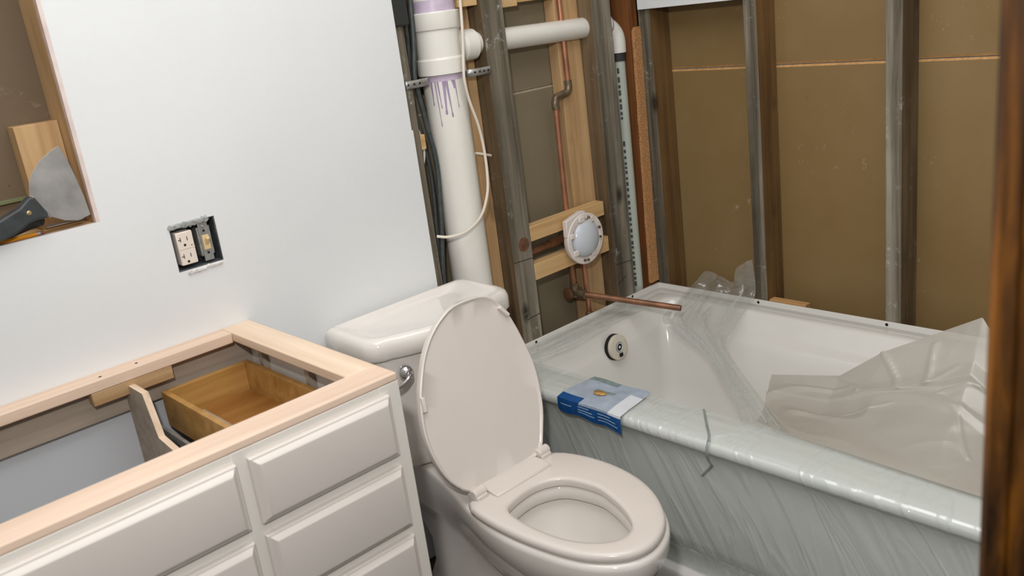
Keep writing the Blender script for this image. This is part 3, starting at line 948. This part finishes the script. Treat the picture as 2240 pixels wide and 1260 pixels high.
# open drawer box behind the top drawer front
x0, x1, y0, y1, z0, z1 = -1.602, -1.414, -0.529, -0.044, 0.6450, 0.7190
b = M()
b.box(x0, x0 + 0.012, y0, y1, z0, z1)
b.box(x1 - 0.012, x1, y0, y1, z0, z1)
b.box(x0 + 0.012, x1 - 0.012, y1 - 0.012, y1, z0, z1)
b.box(x0 + 0.012, x1 - 0.012, y0, y0 + 0.012, z0, z1)
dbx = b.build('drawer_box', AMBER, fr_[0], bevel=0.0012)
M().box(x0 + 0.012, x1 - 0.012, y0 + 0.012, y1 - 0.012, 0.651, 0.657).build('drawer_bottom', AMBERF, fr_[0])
tag(M().box(-1.572, -1.538, -0.262, -0.075, 0.6575, 0.6630).build('pale_strip', PLYG, bevel=0.0008), 'pale flat strip lying in the open drawer', 'scrap')  # thin pale strip on the drawer bottom

# ------------------------------------------------------------------ toilet
to = thing('toilet', 'bone coloured toilet with its lid raised, beside the bathtub', 'toilet', (-1.03, -0.40, 0.0))
NR = 72


def polar(pts, cx, cy, n=NR):
    """sample a closed outline by angle round (cx, cy)"""
    P = cr([(x, y, 0) for x, y in pts], 14, True)
    A = sorted([((math.atan2(p.y - cy, p.x - cx)) % (2 * math.pi), math.hypot(p.x - cx, p.y - cy)) for p in P])
    out = []
    for k in range(n):
        a = 2 * math.pi * k / n
        j = 0
        while j < len(A) and A[j][0] < a:
            j += 1
        a0, r0 = A[j - 1] if j > 0 else (A[-1][0] - 2 * math.pi, A[-1][1])
        a1, r1 = A[j] if j < len(A) else (A[0][0] + 2 * math.pi, A[0][1])
        tt = (a - a0) / max(1e-9, a1 - a0)
        r = r0 + (r1 - r0) * tt
        out.append((cx + r * math.cos(a), cy + r * math.sin(a)))
    return out


def offs(ring, cx, cy, d=0.0, s=1.0, sy=None, dx=0, dy=0):
    out = []
    for x, y in ring:
        r = math.hypot(x - cx, y - cy)
        k = s + d / r
        ky = (sy if sy is not None else s) + d / r
        out.append((cx + dx + (x - cx) * k, cy + dy + (y - cy) * ky))
    return out


SC = (-1.046, -0.600)
seat_pts = [(-1.173, -0.413), (-1.110, -0.4085), (-1.046, -0.4045), (-0.970, -0.400), (-0.922, -0.407), (-0.899, -0.440), (-0.884, -0.500), (-0.881, -0.570), (-0.893, -0.640), (-0.915, -0.695),
            (-0.946, -0.742), (-0.983, -0.780), (-1.024, -0.803), (-1.068, -0.812), (-1.112, -0.800), (-1.148, -0.765), (-1.172, -0.718), (-1.187, -0.650), (-1.195, -0.561), (-1.191, -0.466)]
hole_pts = [(-1.140, -0.500), (-1.107, -0.486), (-1.055, -0.480), (-1.015, -0.491), (-0.985, -0.520), (-0.972, -0.585), (-0.980, -0.630), (-1.000, -0.685), (-1.028, -0.732), (-1.057, -0.752),
            (-1.092, -0.750), (-1.123, -0.722), (-1.146, -0.673), (-1.155, -0.605), (-1.153, -0.540)]
so = polar(seat_pts, *SC)
sh = polar(hole_pts, *SC)


def R3(r, z):
    return [(x, y, z) for x, y in r]


b = M()
rings = [R3(offs(so, *SC, d=-0.004), 0.3655), R3(offs(so, *SC, d=-0.0005), 0.369), R3(so, 0.375), R3(offs(so, *SC, d=-0.0015), 0.381), R3(offs(so, *SC, d=-0.006), 0.3845), R3(offs(so, *SC, d=-0.014), 0.3855),
         R3(offs(sh, *SC, d=0.012), 0.3850), R3(offs(sh, *SC, d=0.003), 0.3835), R3(offs(sh, *SC, d=0.0), 0.3790), R3(offs(sh, *SC, d=0.002), 0.3655), R3(offs(so, *SC, d=-0.004), 0.3655)]
b.loft(rings, False, False)
b.build('seat', SEATP, to, smooth=1.0)
# bowl
bow_pts = [(-1.190, -0.466), (-1.166, -0.38), (-1.138, -0.29), (-1.118, -0.20), (-1.112, -0.085), (-1.09, -0.052), (-1.02, -0.045), (-0.96, -0.052), (-0.925, -0.085), (-0.915, -0.20), (-0.905, -0.30),
           (-0.888, -0.40), (-0.880, -0.500), (-0.877, -0.570), (-0.889, -0.642), (-0.911, -0.699), (-0.942, -0.748), (-0.980, -0.786), (-1.023, -0.809), (-1.068, -0.818), (-1.114, -0.806), (-1.152, -0.769),
           (-1.176, -0.720), (-1.191, -0.650), (-1.199, -0.561)]
bo = polar(bow_pts, *SC)


def sub(z, front_y, back_y, hw, cx, pw=2.4):
    """egg shaped section sampled by the same angles"""
    pts = []
    cy = (front_y + back_y) / 2
    hl = (back_y - front_y) / 2
    for k in range(40):
        a = 2 * math.pi * k / 40
        c_, s_ = math.cos(a), math.sin(a)
        x = hw * math.copysign(abs(c_) ** (2 / pw), c_)
        y = hl * math.copysign(abs(s_) ** (2 / pw), s_)
        if s_ < 0:
            x *= 1 - 0.25 * abs(s_) ** 2
        pts.append((cx + x, cy + y))
    return R3(polar(pts, SC[0], SC[1]), z)


def shrink(z, k, kx, dy):
    out = []
    for x, y in bo:
        yy = SC[1] + (y - SC[1]) * (k if y < SC[1] else 1.0) + (dy if y < SC[1] else 0)
        out.append((SC[0] + (x - SC[0]) * kx, yy, z))
    return out


hi_ = offs(sh, *SC, d=0.004)
rings = [sub(0.0, -0.655, -0.070, 0.118, -1.035), sub(0.012, -0.655, -0.070, 0.118, -1.035), sub(0.030, -0.645, -0.075, 0.108, -1.035), sub(0.075, -0.610, -0.08, 0.090, -1.03), sub(0.14, -0.600, -0.075, 0.086, -1.03),
         shrink(0.195, 0.46, 0.62, 0), shrink(0.230, 0.62, 0.72, 0), shrink(0.265, 0.79, 0.84, 0), shrink(0.298, 0.92, 0.94, 0), shrink(0.325, 0.985, 0.99, 0),
         R3(bo, 0.350), R3(offs(bo, *SC, d=-0.001), 0.3585), R3(offs(bo, *SC, d=-0.006), 0.3630), R3(offs(bo, *SC, d=-0.014), 0.3640),
         R3(offs(hi_, *SC, d=0.016), 0.3640), R3(offs(hi_, *SC, d=0.005), 0.3625), R3(hi_, 0.356), R3(hi_, 0.336), R3(offs(hi_, *SC, d=0.004), 0.330), R3(offs(hi_, *SC, d=0.016), 0.3275),
         R3(offs(hi_, *SC, d=0.014), 0.322), R3(offs(hi_, *SC, d=0.006), 0.300), R3(offs(hi_, *SC, s=0.86, dy=0.004), 0.255), R3(offs(hi_, *SC, s=0.66, dy=0.006), 0.216), R3(offs(hi_, *SC, s=0.45, dy=0.006), 0.195),
         R3(offs(hi_, *SC, s=0.38, dy=0.004), 0.170), R3(offs(hi_, *SC, s=0.2, dy=0.004), 0.150)]
b = M()
b.loft(rings)
b.build('bowl', PORC, to, smooth=1.1)
M().loft([R3(offs(hi_, *SC, s=0.455, dy=0.006), 0.1985), R3(offs(hi_, *SC, s=0.02, dy=0.006), 0.1985)], False, True).build('water', WATER, to)
# tank
TC = (-1.010, -0.150)


def tank_ring(z, hw, yb, yf, bow, rc_=0.045):
    """plan of the tank: straight back, bowed front with round corners"""
    pts = []
    for k in range(9):
        pts.append((TC[0] + hw - 0.012 - (2 * hw - 0.024) * k / 8, yb))
    pts.append((TC[0] - hw, yb - 0.012))
    yc = yf + bow
    for k in range(1, 4):
        pts.append((TC[0] - hw, yb - 0.012 + (yc + rc_ - yb + 0.012) * k / 3))
    for k in range(1, 5):
        a = math.pi / 2 * k / 5
        pts.append((TC[0] - hw + rc_ * (1 - math.cos(a)), yc + rc_ - rc_ * math.sin(a)))
    xl = hw - rc_
    for k in range(13):
        x = -xl + 2 * xl * k / 12
        pts.append((TC[0] + x, yc - bow * (1 - (x / xl) ** 2)))
    for k in range(4, 0, -1):
        a = math.pi / 2 * k / 5
        pts.append((TC[0] + hw - rc_ * (1 - math.cos(a)), yc + rc_ - rc_ * math.sin(a)))
    for k in range(3, 0, -1):
        pts.append((TC[0] + hw, yb - 0.012 + (yc + rc_ - yb + 0.012) * k / 3))
    pts.append((TC[0] + hw, yb - 0.012))
    return [(x, y, z) for x, y in pts]


b = M()
b.loft([tank_ring(0.366, 0.120, -0.040, -0.190, 0.025), tank_ring(0.372, 0.150, -0.034, -0.212, 0.03), tank_ring(0.388, 0.168, -0.030, -0.228, 0.034), tank_ring(0.42, 0.175, -0.028, -0.236, 0.036),
        tank_ring(0.55, 0.188, -0.026, -0.245, 0.04), tank_ring(0.672, 0.197, -0.026, -0.252, 0.042)])
b.build('tank', PORC, to, smooth=0.9)
b = M()
lz = 0.665
b.loft([tank_ring(lz, 0.196, -0.027, -0.250, 0.042), tank_ring(lz, 0.207, -0.022, -0.262, 0.045), tank_ring(lz + 0.004, 0.2105, -0.020, -0.266, 0.046), tank_ring(lz + 0.030, 0.2105, -0.020, -0.266, 0.046),
        tank_ring(lz + 0.043, 0.206, -0.023, -0.262, 0.045), tank_ring(lz + 0.048, 0.198, -0.028, -0.255, 0.044), tank_ring(lz + 0.0485, 0.186, -0.036, -0.246, 0.042),
        tank_ring(lz + 0.044, 0.178, -0.042, -0.240, 0.040), tank_ring(lz + 0.034, 0.150, -0.056, -0.226, 0.036), tank_ring(lz + 0.032, 0.140, -0.062, -0.220, 0.034)])
b.build('tank_lid', PORC, to, smooth=0.9)
# flush lever
lv = M()
lx, lz2 = -1.150, 0.6295
ly = -0.2295
lv.lathe((lx, ly + 0.006, lz2), (-0.25, -1, 0), [(0, 0.0165), (0.010, 0.0165), (0.014, 0.0150), (0.020, 0.0100), (0.024, 0.0040)], 28)
lv.tube(cr([(lx, ly - 0.012, lz2), (lx - 0.010, ly - 0.024, lz2 - 0.004), (lx - 0.035, ly - 0.030, lz2 - 0.011), (lx - 0.070, ly - 0.028, lz2 - 0.014), (lx - 0.085, ly - 0.026, lz2 - 0.014)], 6),
        [0.0065] * 8 + [0.0055] * 10 + [0.0065] * 7, 14)
lv.build('flush_lever', CHROME, to)
# lid: raised, leaning on the tank
ls = 0.09 / 0.32                                        # lean: y per z
nl = math.hypot(1, ls)


def lidp(x, l, h):
    """l = length along the lid from the hinge line, h = height off its room side"""
    dz, dy = l / nl, l * ls / nl
    return (x, -0.400 + dy - h / nl, 0.400 + dz + h * ls / nl)


lid_pts = [(-0.975, 0.3745), (-1.045, 0.3775), (-1.085, 0.365), (-1.122, 0.342), (-1.150, 0.315), (-1.175, 0.280), (-1.204, 0.220), (-1.2195, 0.150), (-1.2155, 0.090), (-1.197, 0.036), (-1.160, -0.004), (-1.12, -0.012),
           (-1.05, -0.013), (-0.98, -0.012), (-0.944, -0.003), (-0.921, 0.037), (-0.899, 0.093), (-0.888, 0.178), (-0.898, 0.250), (-0.914, 0.310), (-0.938, 0.352)]
LC = (-1.052, 0.18)
lo = polar(lid_pts, *LC)


def LR(r, h):
    return [lidp(x, l, h) for x, l in r]


b = M()
b.loft([LR(offs(lo, *LC, d=-0.010), -0.016), LR(offs(lo, *LC, d=-0.002), -0.012), LR(lo, -0.004), LR(offs(lo, *LC, d=-0.001), 0.003), LR(offs(lo, *LC, d=-0.004), 0.0048), LR(offs(lo, *LC, d=-0.0075), 0.003),
        LR(offs(lo, *LC, d=-0.010), 0.0004), LR(offs(lo, *LC, d=-0.05), 0.0)])
ld = b.build('lid', SEATP, to, smooth=0.8)
for (xa, la, an) in ((-1.200, 0.208, 1.42), (-0.928, 0.322, -0.95)):
    b = M()
    vs = []
    for du, dw in ((-0.016, -0.0045), (0.016, -0.0045), (0.016, 0.0045), (-0.016, 0.0045)):
        vs.append((xa + du * math.cos(an) - dw * math.sin(an), la + du * math.sin(an) + dw * math.cos(an)))
    b.loft([[lidp(x, l, -0.001) for x, l in vs], [lidp(x, l, 0.0105) for x, l in vs]])
    b.build('bumper', SEATP, ld, bevel=0.002)
# hinges and the bar between them
for hx, hy in ((-1.148, -0.420), (-0.945, -0.407)):
    b = M()
    b.tube([(hx - 0.017, hy, 0.397), (hx + 0.017, hy + 0.002, 0.397)], 0.0115, 20)
    b.box(hx - 0.015, hx + 0.015, hy - 0.014, hy + 0.020, 0.366, 0.395)
    b.build('hinge', SEATP, to, bevel=0.003)
b = M()
b.prism([(-0.455, 0.3848), (-0.452, 0.3895), (-0.425, 0.3935), (-0.405, 0.3935), (-0.400, 0.3848)], 'x', -1.126, -0.966)
b.build('hinge_bar', SEATP, to, bevel=0.002)

# ------------------------------------------------------------------ bathtub
tb = thing('bathtub', 'new white bathtub in its protective film, spanning the stud corner', 'bathtub', (-0.38, -0.76, 0.0))


def rrect(x0, x1, y0, y1, r, z, n=8):
    pts = []
    for cx, cy, a0 in ((x1 - r, y1 - r, 0), (x0 + r, y1 - r, 90), (x0 + r, y0 + r, 180), (x1 - r, y0 + r, 270)):
        for k in range(n + 1):
            a = math.radians(a0 + 90 * k / n)
            pts.append((cx + r * math.cos(a), cy + r * math.sin(a), z))
    return pts


ZD = 0.436
b = M()
b.loft([rrect(-0.715, -0.006, -1.524, -0.004, 0.004, 0.02), rrect(-0.715, -0.006, -1.524, -0.004, 0.004, 0.40), rrect(-0.755, -0.004, -1.525, -0.003, 0.006, 0.403),
        rrect(-0.7715, -0.004, -1.525, -0.003, 0.006, 0.412), rrect(-0.7735, -0.004, -1.525, -0.003, 0.006, 0.424), rrect(-0.7690, -0.006, -1.525, -0.006, 0.010, ZD - 0.003), rrect(-0.760, -0.008, -1.520, -0.010, 0.014, ZD),
        rrect(-0.676, -0.056, -1.440, -0.078, 0.050, ZD), rrect(-0.664, -0.062, -1.428, -0.086, 0.048, ZD - 0.003), rrect(-0.656, -0.066, -1.418, -0.092, 0.046, ZD - 0.010),
        rrect(-0.652, -0.092, -1.405, -0.104, 0.042, 0.388), rrect(-0.650, -0.097, -1.400, -0.107, 0.040, 0.380), rrect(-0.646, -0.112, -1.392, -0.110, 0.038, 0.373), rrect(-0.642, -0.124, -1.382, -0.113, 0.036, 0.362),
        rrect(-0.622, -0.142, -1.320, -0.132, 0.040, 0.20), rrect(-0.610, -0.152, -1.28, -0.142, 0.05, 0.11), rrect(-0.592, -0.166, -1.25, -0.160, 0.06, 0.082), rrect(-0.55, -0.21, -1.20, -0.21, 0.09, 0.070)])
b.build('shell', TUBA, tb, smooth=0.9, bevel=0.0)
b = M()
b.box(-0.0055, -0.0005, -1.525, -0.0005, ZD - 0.012, 0.4505)
b.box(-0.755, -0.0055, -0.0055, -0.0005, ZD - 0.012, 0.4505)
b.box(-0.755, -0.0055, -1.5295, -1.5245, ZD - 0.012, 0.4505)
b.build('tile_flange', TUBA, tb, bevel=0.001)
# apron: skirt with a recessed toe
b = M()
b.prism([(-0.7155, 0.0), (-0.752, 0.0), (-0.752, 0.040), (-0.748, 0.050), (-0.722, 0.056), (-0.722, 0.112), (-0.738, 0.135), (-0.740, 0.150), (-0.740, 0.388), (-0.736, 0.402), (-0.7155, 0.402)], 'y', -1.524, -0.004)
b.build('apron', TUBA, tb, bevel=0.003)
for q, nrm in (((-0.560, -0.0055, 0.4435), (0, -1, 0)), ((-0.136, -0.0055, 0.4450), (0, -1, 0)), ((-0.0055, -0.370, 0.4425), (-1, 0, 0)), ((-0.0055, -0.752, 0.4425), (-1, 0, 0))):
    M().lathe(q, nrm, [(0, 0.0042), (0.0006, 0.0042)], 14).build('nail_hole', DARK, tb)
# overflow plate on the drain end wall
ov = M().lathe((-0.357, -0.1125, 0.377), (0.02, -1, 0.10), [(-0.004, 0.0385), (0.004, 0.0385), (0.004, 0.034)], 40).build('overflow', DARK, tb)
p_ = M().lathe((-0.354, -0.1165, 0.377), (0.02, -1, 0.10), [(0, 0.0360), (0.009, 0.0375), (0.012, 0.0368), (0.0128, 0.034), (0.0132, 0.002)], 40).build('overflow_plate', CREAM, ov)
M().lathe((-0.3535, -0.1285, 0.3785), (0.02, -1, 0.10), [(0, 0.0150), (0.0016, 0.0150), (0.0016, 0.0130)], 28).build('shadow_gap', DARK, ov)
kn_ = M().lathe((-0.3535, -0.1285, 0.3785), (0.02, -1, 0.10), [(0, 0.0135), (0.0025, 0.0135), (0.003, 0.0115), (0.0015, 0.0105), (0.0015, 0.004), (0.003, 0.0035)], 28).build('overflow_plate', WHITEP, ov)
kn_.name = 'trim_ring'
M().box(-0.3590, -0.3450, -0.1345, -0.1300, 0.3490, 0.3600).build('overflow_slot', DARK, ov, bevel=0.001)

# ------------------------------------------------------------------ protective film on the tub
pf = thing('protective_film', 'clear wrinkled film clinging to the bathtub front and drain end', 'plastic film', (-0.75, -0.76, 0.10))
prof = cr([(-0.655, 0, 0.4375), (-0.690, 0, 0.4385), (-0.730, 0, 0.4390), (-0.757, 0, 0.4385), (-0.771, 0, 0.4345), (-0.7765, 0, 0.424), (-0.7735, 0, 0.411), (-0.760, 0, 0.398), (-0.750, 0, 0.375), (-0.7455, 0, 0.33),
           (-0.7435, 0, 0.25), (-0.7430, 0, 0.17), (-0.7400, 0, 0.128), (-0.727, 0, 0.105), (-0.726, 0, 0.06)], 8)
# arc-length resample
acc = [0.0]
for i in range(1, len(prof)):
    acc.append(acc[-1] + (prof[i] - prof[i - 1]).length)


def pat(s):
    L_ = s * acc[-1]
    for i in range(1, len(acc)):
        if acc[i] >= L_:
            k = (L_ - acc[i - 1]) / max(1e-9, acc[i] - acc[i - 1])
            return prof[i - 1].lerp(prof[i], k)
    return prof[-1]


def ridge(v):
    return max(0.0, 1.0 - abs(noise.noise(v)) * 5.5)


def film_fn(u, v):
    y = -0.004 - u * 1.516
    p = pat(v)
    s = v * acc[-1]
    # long creases falling down the skirt, and pulled creases along the rim
    w = 0.0
    if s > 0.15:
        k = min(1, (s - 0.15) / 0.06)
        w += k * 0.0022 * ridge((y * 7 + s * 4.0, s * 1.6 - y * 0.8, 3.3)) + k * 0.0014 * ridge((y * 11 + s * 4.5, s * 1.8 - y, 9.1))
        w += k * 0.0020 * (1 + noise.noise((y * 6, s * 6, 1.7)))
    else:
        w += 0.0012 * ridge((y * 4, s * 55, 6.6)) * (1 if s < 0.10 else 0.4) + 0.0008
    if s < 0.10:
        return (p.x, y, p.z + w)
    if s < 0.15:
        return (p.x - w * 0.7, y, p.z + w * 0.5)
    return (p.x - w, y, p.z)


M().grid(film_fn, 260, 70).build('skirt_film', FILM, pf, smooth=4, recalc=False)


def end_fn(u, v):
    """film over the drain-end deck, sagging a little into the basin"""
    x = -0.650 + u * 0.49
    a = Vector((x, -0.012, 0.4405))
    bq = Vector((x, -0.108 - 0.012 * math.sin(u * 6), 0.432))
    p = a.lerp(bq, v)
    w = 0.0035 * ridge((x * 7 + v * 1.5, v * 4.5 - x * 5, 2.2)) + 0.002 * ridge((x * 10 + v * 3, v * 9, 5.0))
    return (p.x, p.y - w * 0.3, p.z + w + 0.003)


M().grid(end_fn, 90, 30).build('deck_film', FILMS, pf, smooth=4, recalc=False)
b = M()
tw = cr([(-0.655, -0.640, 0.442), (-0.715, -0.690, 0.443), (-0.760, -0.728, 0.4435), (-0.782, -0.736, 0.425), (-0.779, -0.736, 0.400), (-0.757, -0.728, 0.375), (-0.752, -0.712, 0.355), (-0.751, -0.696, 0.335)], 5)
b.loft([[(p.x, p.y - 0.004, p.z), (p.x - 0.002, p.y, p.z + 0.001), (p.x, p.y + 0.004, p.z)] for p in tw], False, False, closed=False)
lab(b.build('film_tail', film_mat('grey_film_tail', (150, 160, 156), 0.6, 0.2, 0.2), pf, smooth=4), 'narrow twisted grey tail of film')

bf = thing('plastic_film', 'bunched clear film stretched across the bathtub from the back rim', 'plastic film', (-0.33, -0.45, 0.43))
Ls = cr([(-0.006, -0.175, 0.492), (-0.010, -0.140, 0.462), (-0.120, -0.165, 0.447), (-0.255, -0.215, 0.441), (-0.360, -0.415, 0.438), (-0.470, -0.545, 0.437), (-0.587, -0.675, 0.440), (-0.668, -0.742, 0.4445)], 12)
Rs = cr([(-0.006, -0.352, 0.560), (-0.010, -0.365, 0.470), (-0.075, -0.375, 0.447), (-0.185, -0.415, 0.441), (-0.305, -0.462, 0.438), (-0.430, -0.590, 0.437), (-0.555, -0.735, 0.440), (-0.668, -0.872, 0.4445)], 12)


def bunch_fn(u, v):
    k = u * (len(Ls) - 1)
    i = min(int(k), len(Ls) - 2)
    a = Ls[i].lerp(Ls[i + 1], k - i)
    c = Rs[i].lerp(Rs[i + 1], k - i)
    p = a.lerp(c, v)
    amp = 0.013 * max(0.0, 1 - u * 1.7) + 0.0045
    fold = math.sin(v * 17 + 2.5 * noise.noise((u * 3, v * 2, 0))) * 0.5 + noise.noise((u * 5, v * 9, 4)) * 0.8
    env = math.sin(math.pi * min(1, max(0, v))) ** 0.5
    z = p.z + amp * fold * env + min(1, u * 2.2) * (0.008 * max(0, 1 - abs(v - 0.10) / 0.05) + 0.012 * max(0, 1 - abs(v - 0.56) / 0.06) + 0.006 * max(0, 1 - abs(v - 0.27) / 0.04))
    if u < 0.14:                      # standing crown behind the back rim, scalloped along its top
        kk = 1 - u / 0.14
        z += kk * (0.012 * math.sin(v * 8.0 + 0.3) - 0.022 * math.exp(-((v - 0.55) / 0.2) ** 2))
    if 0.12 < u < 0.97:
        z = max(z, 0.4395 if u < 0.35 or u > 0.93 else 0.42)
    return (p.x - (0.012 * fold * kk if u < 0.14 else 0), p.y, max(z, 0.4385) if u < 0.35 else z)


M().grid(bunch_fn, 130, 70).build('stretched_film', FILMS, bf, smooth=4, recalc=False)

for vc, wd, u0 in ((0.10, 0.022, 0.30), (0.56, 0.030, 0.34), (0.27, 0.014, 0.22), (0.80, 0.014, 0.10)):
    b = M()
    rows = []
    for i in range(41):
        u = u0 + (0.985 - u0) * i / 40
        row = []
        for dv_ in (-1, 0, 1):
            q = Vector(bunch_fn(u, vc + dv_ * wd))
            q.z += 0.0012 + (0.0025 if dv_ == 0 else 0)
            row.append(q)
        rows.append(row)
    b.loft(rows, False, False, closed=False)
    b.build('film_fold', FOLD, bf, smooth=4, recalc=False)

# big loose sheet
Bt = cr([(-0.650, -0.770, 0.4440), (-0.664, -0.860, 0.4450), (-0.672, -0.980, 0.4460), (-0.682, -1.120, 0.4460), (-0.690, -1.260, 0.4460), (-0.692, -1.42, 0.4460)], 10)
def lin_(pts, n):
    P = [Vector(p) for p in pts]
    return [P[i].lerp(P[i + 1], k / n) for i in range(len(P) - 1) for k in range(n)] + [P[-1]]


Tp = lin_([(-0.400, -0.655, 0.4310), (-0.400, -0.830, 0.4680), (-0.400, -0.930, 0.5470), (-0.400, -1.130, 0.6620)], 14)
Tp2 = Tp[:] + lin_([Tp[-1], (-0.410, -1.150, 0.640), (-0.42, -1.20, 0.600), (-0.43, -1.30, 0.560), (-0.44, -1.40, 0.53)], 6)[1:]


def at_(L_, u):
    k = u * (len(L_) - 1)
    i = min(int(k), len(L_) - 2)
    return L_[i].lerp(L_[i + 1], k - i)


CREASES = ((0.42, 1.0, 0.475, 0.68, 0.007), (0.545, 0.93, 0.535, 0.70, 0.006), (0.535, 0.70, 0.60, 0.76, 0.004), (0.57, 0.60, 0.70, 0.68, 0.006), (0.20, 0.98, 0.34, 0.72, 0.004), (0.34, 0.72, 0.56, 0.64, 0.003),
           (0.58, 0.58, 0.72, 0.22, 0.004), (0.30, 0.40, 0.46, 0.55, 0.003))


def sheet_fn(u, v):
    a, c = at_(Bt, u), at_(Tp2, u)
    p = a.lerp(c, v)
    sag = math.sin(math.pi * v)
    z = p.z - 0.030 * sag * (0.6 + u)
    x = p.x + 0.028 * sag * (u > 0)
    # folded flap line and creases
    z += 0.006 * ridge((u * 2.4 + v * 2.2, v * 1.2 - u * 2.8, 7.7)) * sag + 0.010 * noise.noise((u * 2.5, v * 2, 2)) * sag
    x -= 0.012 * max(0, 1 - abs(v - 0.66 - 0.08 * u) / 0.06) * (0.3 + u)
    for ua, va_, ub, vb, hh in CREASES:
        dx_, dy_ = ub - ua, vb - va_
        k = max(0, min(1, ((u - ua) * dx_ + (v - va_) * dy_) / (dx_ * dx_ + dy_ * dy_)))
        d_ = math.hypot((u - ua - k * dx_) * 1.6, v - va_ - k * dy_)
        q = 0.6 * hh * max(0.0, 1 - d_ / 0.018)
        z += q
        x -= q * 0.7
    return (x, p.y + 0.01 * noise.noise((u * 5, v * 5, 8)) * sag, z)


ls_ = M().grid(sheet_fn, 170, 120).build('plastic_sheet', SHEET, None, smooth=4, recalc=False)
tag(ls_, 'large milky loose plastic sheet heaped in the bathtub near the door frame', 'plastic sheet')

# ------------------------------------------------------------------ leaflet label on the rim
lb = thing('paper_label', 'blue and pale printed label folded over the bathtub rim', 'label', (-0.72, -0.41, 0.44))


def lab_fn(u, v):
    y0, y1 = -0.300, -0.502
    y = y0 + (y1 - y0) * u
    if v < 0.72:
        k = v / 0.72
        x = -0.652 - 0.112 * k
        z = 0.4435 + 0.0012 * math.sin(u * 9 + v * 4)
        y += -0.020 * (1 - k) * (0.4 - u)
        if k > 0.9:
            z -= 0.002 * (k - 0.9) * 10
        return (x - 0.0, y, z)
    k = (v - 0.72) / 0.28
    x = -0.7800 - 0.0022 * math.sin(u * 8) + 0.0
    return (x - 0.001 * math.sin(k * 3), y, 0.4385 - (0.033 + 0.010 * u + 0.003 * math.sin(u * 14)) * k)


b = M()
b.grid(lab_fn, 40, 25)
g_ = b.build('leaflet', [PALEB, BLUE, GRBLUE, WHITEP], lb, smooth=1.2, recalc=False)
for p in g_.data.polygons:
    i, j = divmod(p.index, 25)
    u, v = (i + .5) / 40, (j + .5) / 25
    if v > 0.74:
        p.material_index = 1
    elif v > 0.66 and u < 0.35:
        p.material_index = 1
    elif u > 0.80 and v > 0.25:
        p.material_index = 3
    elif 0.30 < v < 0.42 and 0.30 < u < 0.62 or v < 0.12 and u < 0.5:
        p.material_index = 2
b = M()
b.lathe((-0.722, -0.385, 0.4452), (0, 0, 1), [(0, 0.001), (0.0004, 0.001)], 12)
b = M()
n = 24
b.add([(-0.722 + 0.011 * math.sin(2 * math.pi * k / n), -0.388 + 0.019 * math.cos(2 * math.pi * k / n), 0.4462 + 0.0004 * math.sin(k)) for k in range(n)], [tuple(range(n))])
lab(b.build('printed_picture', ORNG, lb, recalc=False, solid=0.0004), 'small orange printed oval')
random.seed(8)
for (u0, u1, kz) in ((0.06, 0.24, 0.36), (0.34, 0.50, 0.26), (0.34, 0.55, 0.46), (0.34, 0.58, 0.64), (0.64, 0.84, 0.30), (0.64, 0.92, 0.50), (0.64, 0.95, 0.70)):
    rows = []
    for i in range(9):
        u = u0 + (u1 - u0) * i / 8
        a = lab_fn(u, 0.72 + 0.28 * (kz - 0.035))
        c = lab_fn(u, 0.72 + 0.28 * (kz + 0.035))
        rows.append([(a[0] - 0.0007, a[1], a[2]), (c[0] - 0.0007, c[1], c[2])])
    b = M()
    b.loft(rows, False, False, closed=False)
    b.build('text_line', STRIPE, lb, recalc=False)
